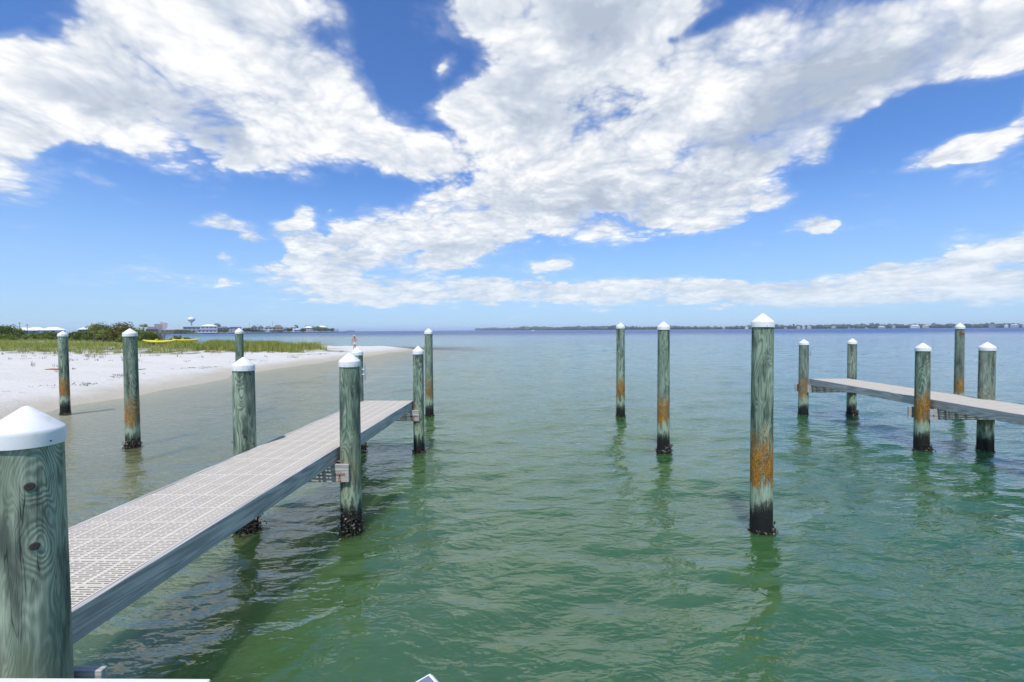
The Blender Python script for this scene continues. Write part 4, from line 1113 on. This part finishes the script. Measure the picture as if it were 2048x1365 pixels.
pr = thing('distant_pier', 'row of dark pier posts on the horizon above the walking person', 'pier', (U(700, 1150), 1150, 0))
for i in range(9): MB().tube([(0, 0, -1), (0, 0, random.uniform(3, 5.5))], .5, 6).build('post', M['bark'], pr, (-11+i*2.7, 0, 0))
MB().box(-13, 11, -1, 1, 1.0, 1.7).build('walkway', M['bark'], pr)
# the wooded far shore reads as one mass
def forest():
    r = np.random.default_rng(91); line = np.array([(2600, 1370), (1900, 1590), (1350, 1880), (760, 2340), (250, 3060), (-200, 4260), (-480, 5420)], float)
    seg = np.linalg.norm(np.diff(line, axis=0), axis=1); cum = np.r_[0, np.cumsum(seg)]
    ico = bmesh.new(); bmesh.ops.create_icosphere(ico, subdivisions=2, radius=1); IV = np.array([v.co[:] for v in ico.verts]); IF = np.array([[v.index for v in f.verts] for f in ico.faces]); ico.free()
    V = []; F = []; n = 1700
    for i in range(n):
        t = r.uniform(0, cum[-1]); x = np.interp(t, cum, line[:, 0]); y = np.interp(t, cum, line[:, 1]) + r.uniform(0, 90); x += r.uniform(0, 40)
        h = r.uniform(13, 19)*(1.2 if r.random() < .12 else 1) * (0.9+0.12*math.sin(t/170.0)+0.08*math.sin(t/61.0)); rad = r.uniform(6, 12)
        if y > 2600: h *= 1.3; rad *= 1.6
        j = 1+0.25*r.normal(size=(len(IV), 1))
        V.append(IV*j*[rad, rad, h*0.5]+[x, y, h*0.5]); F.append(IF+i*len(IV))
    return mesh_np('far_forest', np.concatenate(V), np.concatenate(F))
M['forest'] = leaf_material('far_forest', (0.018, 0.036, 0.020), (0.055, 0.085, 0.04), (0.10, 0.13, 0.05), 0.0)
tag(link('far_forest', forest(), M['forest']), 'dark line of woods along the shore across the bay', 'woods', kind='stuff')
def far_y(px):   # depth of the far right shoreline in that direction
    line = np.array([(2600, 1350), (1900, 1560), (1350, 1850), (760, 2300), (250, 3000)], float); u = line[:, 0]/line[:, 1]
    return float(np.interp((px-1030)/900., u[::-1], line[::-1, 1]))
for lb, px, w, h, wall, roof, kind in [
  ('small grey house on the far shore left of the tall orange-banded piling', 1444, 14, 7, (.4, .43, .46), GR, 'hip'), ('white house on the far shore just left of the tall orange-banded piling', 1489, 17, 10, WH, (.55, .57, .6), 'hip'),
  ('reddish roofed house on the far shore, first right of the tall piling', 1566, 14, 6, TAN, BRN, 'hip'), ('pinkish house on the far shore, second right of the tall piling', 1592, 17, 9, PINK, (.5, .4, .35), 'hip'),
  ('white house beside the pinkish house on the far shore', 1602, 15, 7, WH, GR, 'hip'), ('grey white house with pointed roof third right of the tall piling', 1613, 19, 9, (.5, .52, .54), GR, 'hip'),
  ('low grey house on the far shore above the rusty corner piling', 1661, 19, 6, GR, (.4, .42, .44), 'hip'), ('tiny white gable on the far shore above the pale corner piling', 1692, 8, 5, WH, RW, 'gable'),
  ('pale broken-roofed house on the far shore in the middle right', 1756, 28, 6, (.5, .5, .47), GR, 'hip'), ('tan house high among the trees on the far shore', 1780, 12, 10, TAN, (.6, .45, .35), 'hip'),
  ('long white house with rows of windows on the far shore', 1822, 34, 9, WH, (.5, .52, .55), 'hip'), ('tan orange-roofed house beside the long white house', 1843, 24, 9, TAN, (.5, .35, .26), 'hip'),
  ('grey gabled house just right of the red-tagged piling', 1974, 22, 11, (.35, .33, .32), GR, 'gable'), ('small white roof left of the last grey house on the far shore', 2002, 12, 10, WH, RW, 'hip'),
  ('wide grey house with pointed roof near the right edge', 2018, 26, 10, (.45, .46, .48), GR, 'hip'), ('last pale house at the right edge of the far shore', 2038, 14, 8, (.6, .6, .58), GR, 'hip')]:
    Y = far_y(px)-14
    w *= 0.8; h *= 0.8
    house(lb, U(px, Y)+6, Y, w, w*.6, h, wall, roof, kind, 2, None, None, 0.0, 'houses on the far right shore', 1.0)
# small white motor boat far out
bt = thing('motor_boat', 'tiny white motor boat far out on the bay', 'boat', (U(1066, 1150), 1150, 0), 0.3)
hv = []; hf = []
for i in range(9):
    s = i/8*2-1; wv = 1.3*(1-max(0, s)**2.5); hv += [(s*4.5, -wv, 1.2+.4*max(0, s)), (s*4.5, -wv*.7, -.3), (s*4.5, wv*.7, -.3), (s*4.5, wv, 1.2+.4*max(0, s))]
for i in range(8):
    for j in range(4): hf.append((i*4+j, i*4+(j+1) % 4, (i+1)*4+(j+1) % 4, (i+1)*4+j))
link('hull', mesh_np('hull', hv, hf), M['cap'], bt); MB().box(-1.5, 1.2, -.9, .9, 1.2, 2.6).build('cabin', M['cap'], bt, bevel=.2); MB().box(-1.3, 1.0, -1.0, 1.0, 2.62, 2.75).build('roof', hm(WH), bt)

# ---------------------------------------------------------------- the humid air over the bay
def air():
    m = bpy.data.materials.new('humid_air'); m.use_nodes = True; m.node_tree.nodes.clear(); g = G(m.node_tree)
    v = g.node('ShaderNodeVolumePrincipled', {'Color': rgb(0.80, 0.89, 1.0), 'Density': 0.00012, 'Anisotropy': 0.2}).outputs[0]
    o = g.node('ShaderNodeOutputMaterial'); m.node_tree.links.new(v, o.inputs['Volume'])
    b = MB().box(-9300, 9300, -80, 14600, -20.5, 47.0).build('haze', m)
    tag(b, 'thin humid air over the bay', 'haze', kind='stuff')
air()
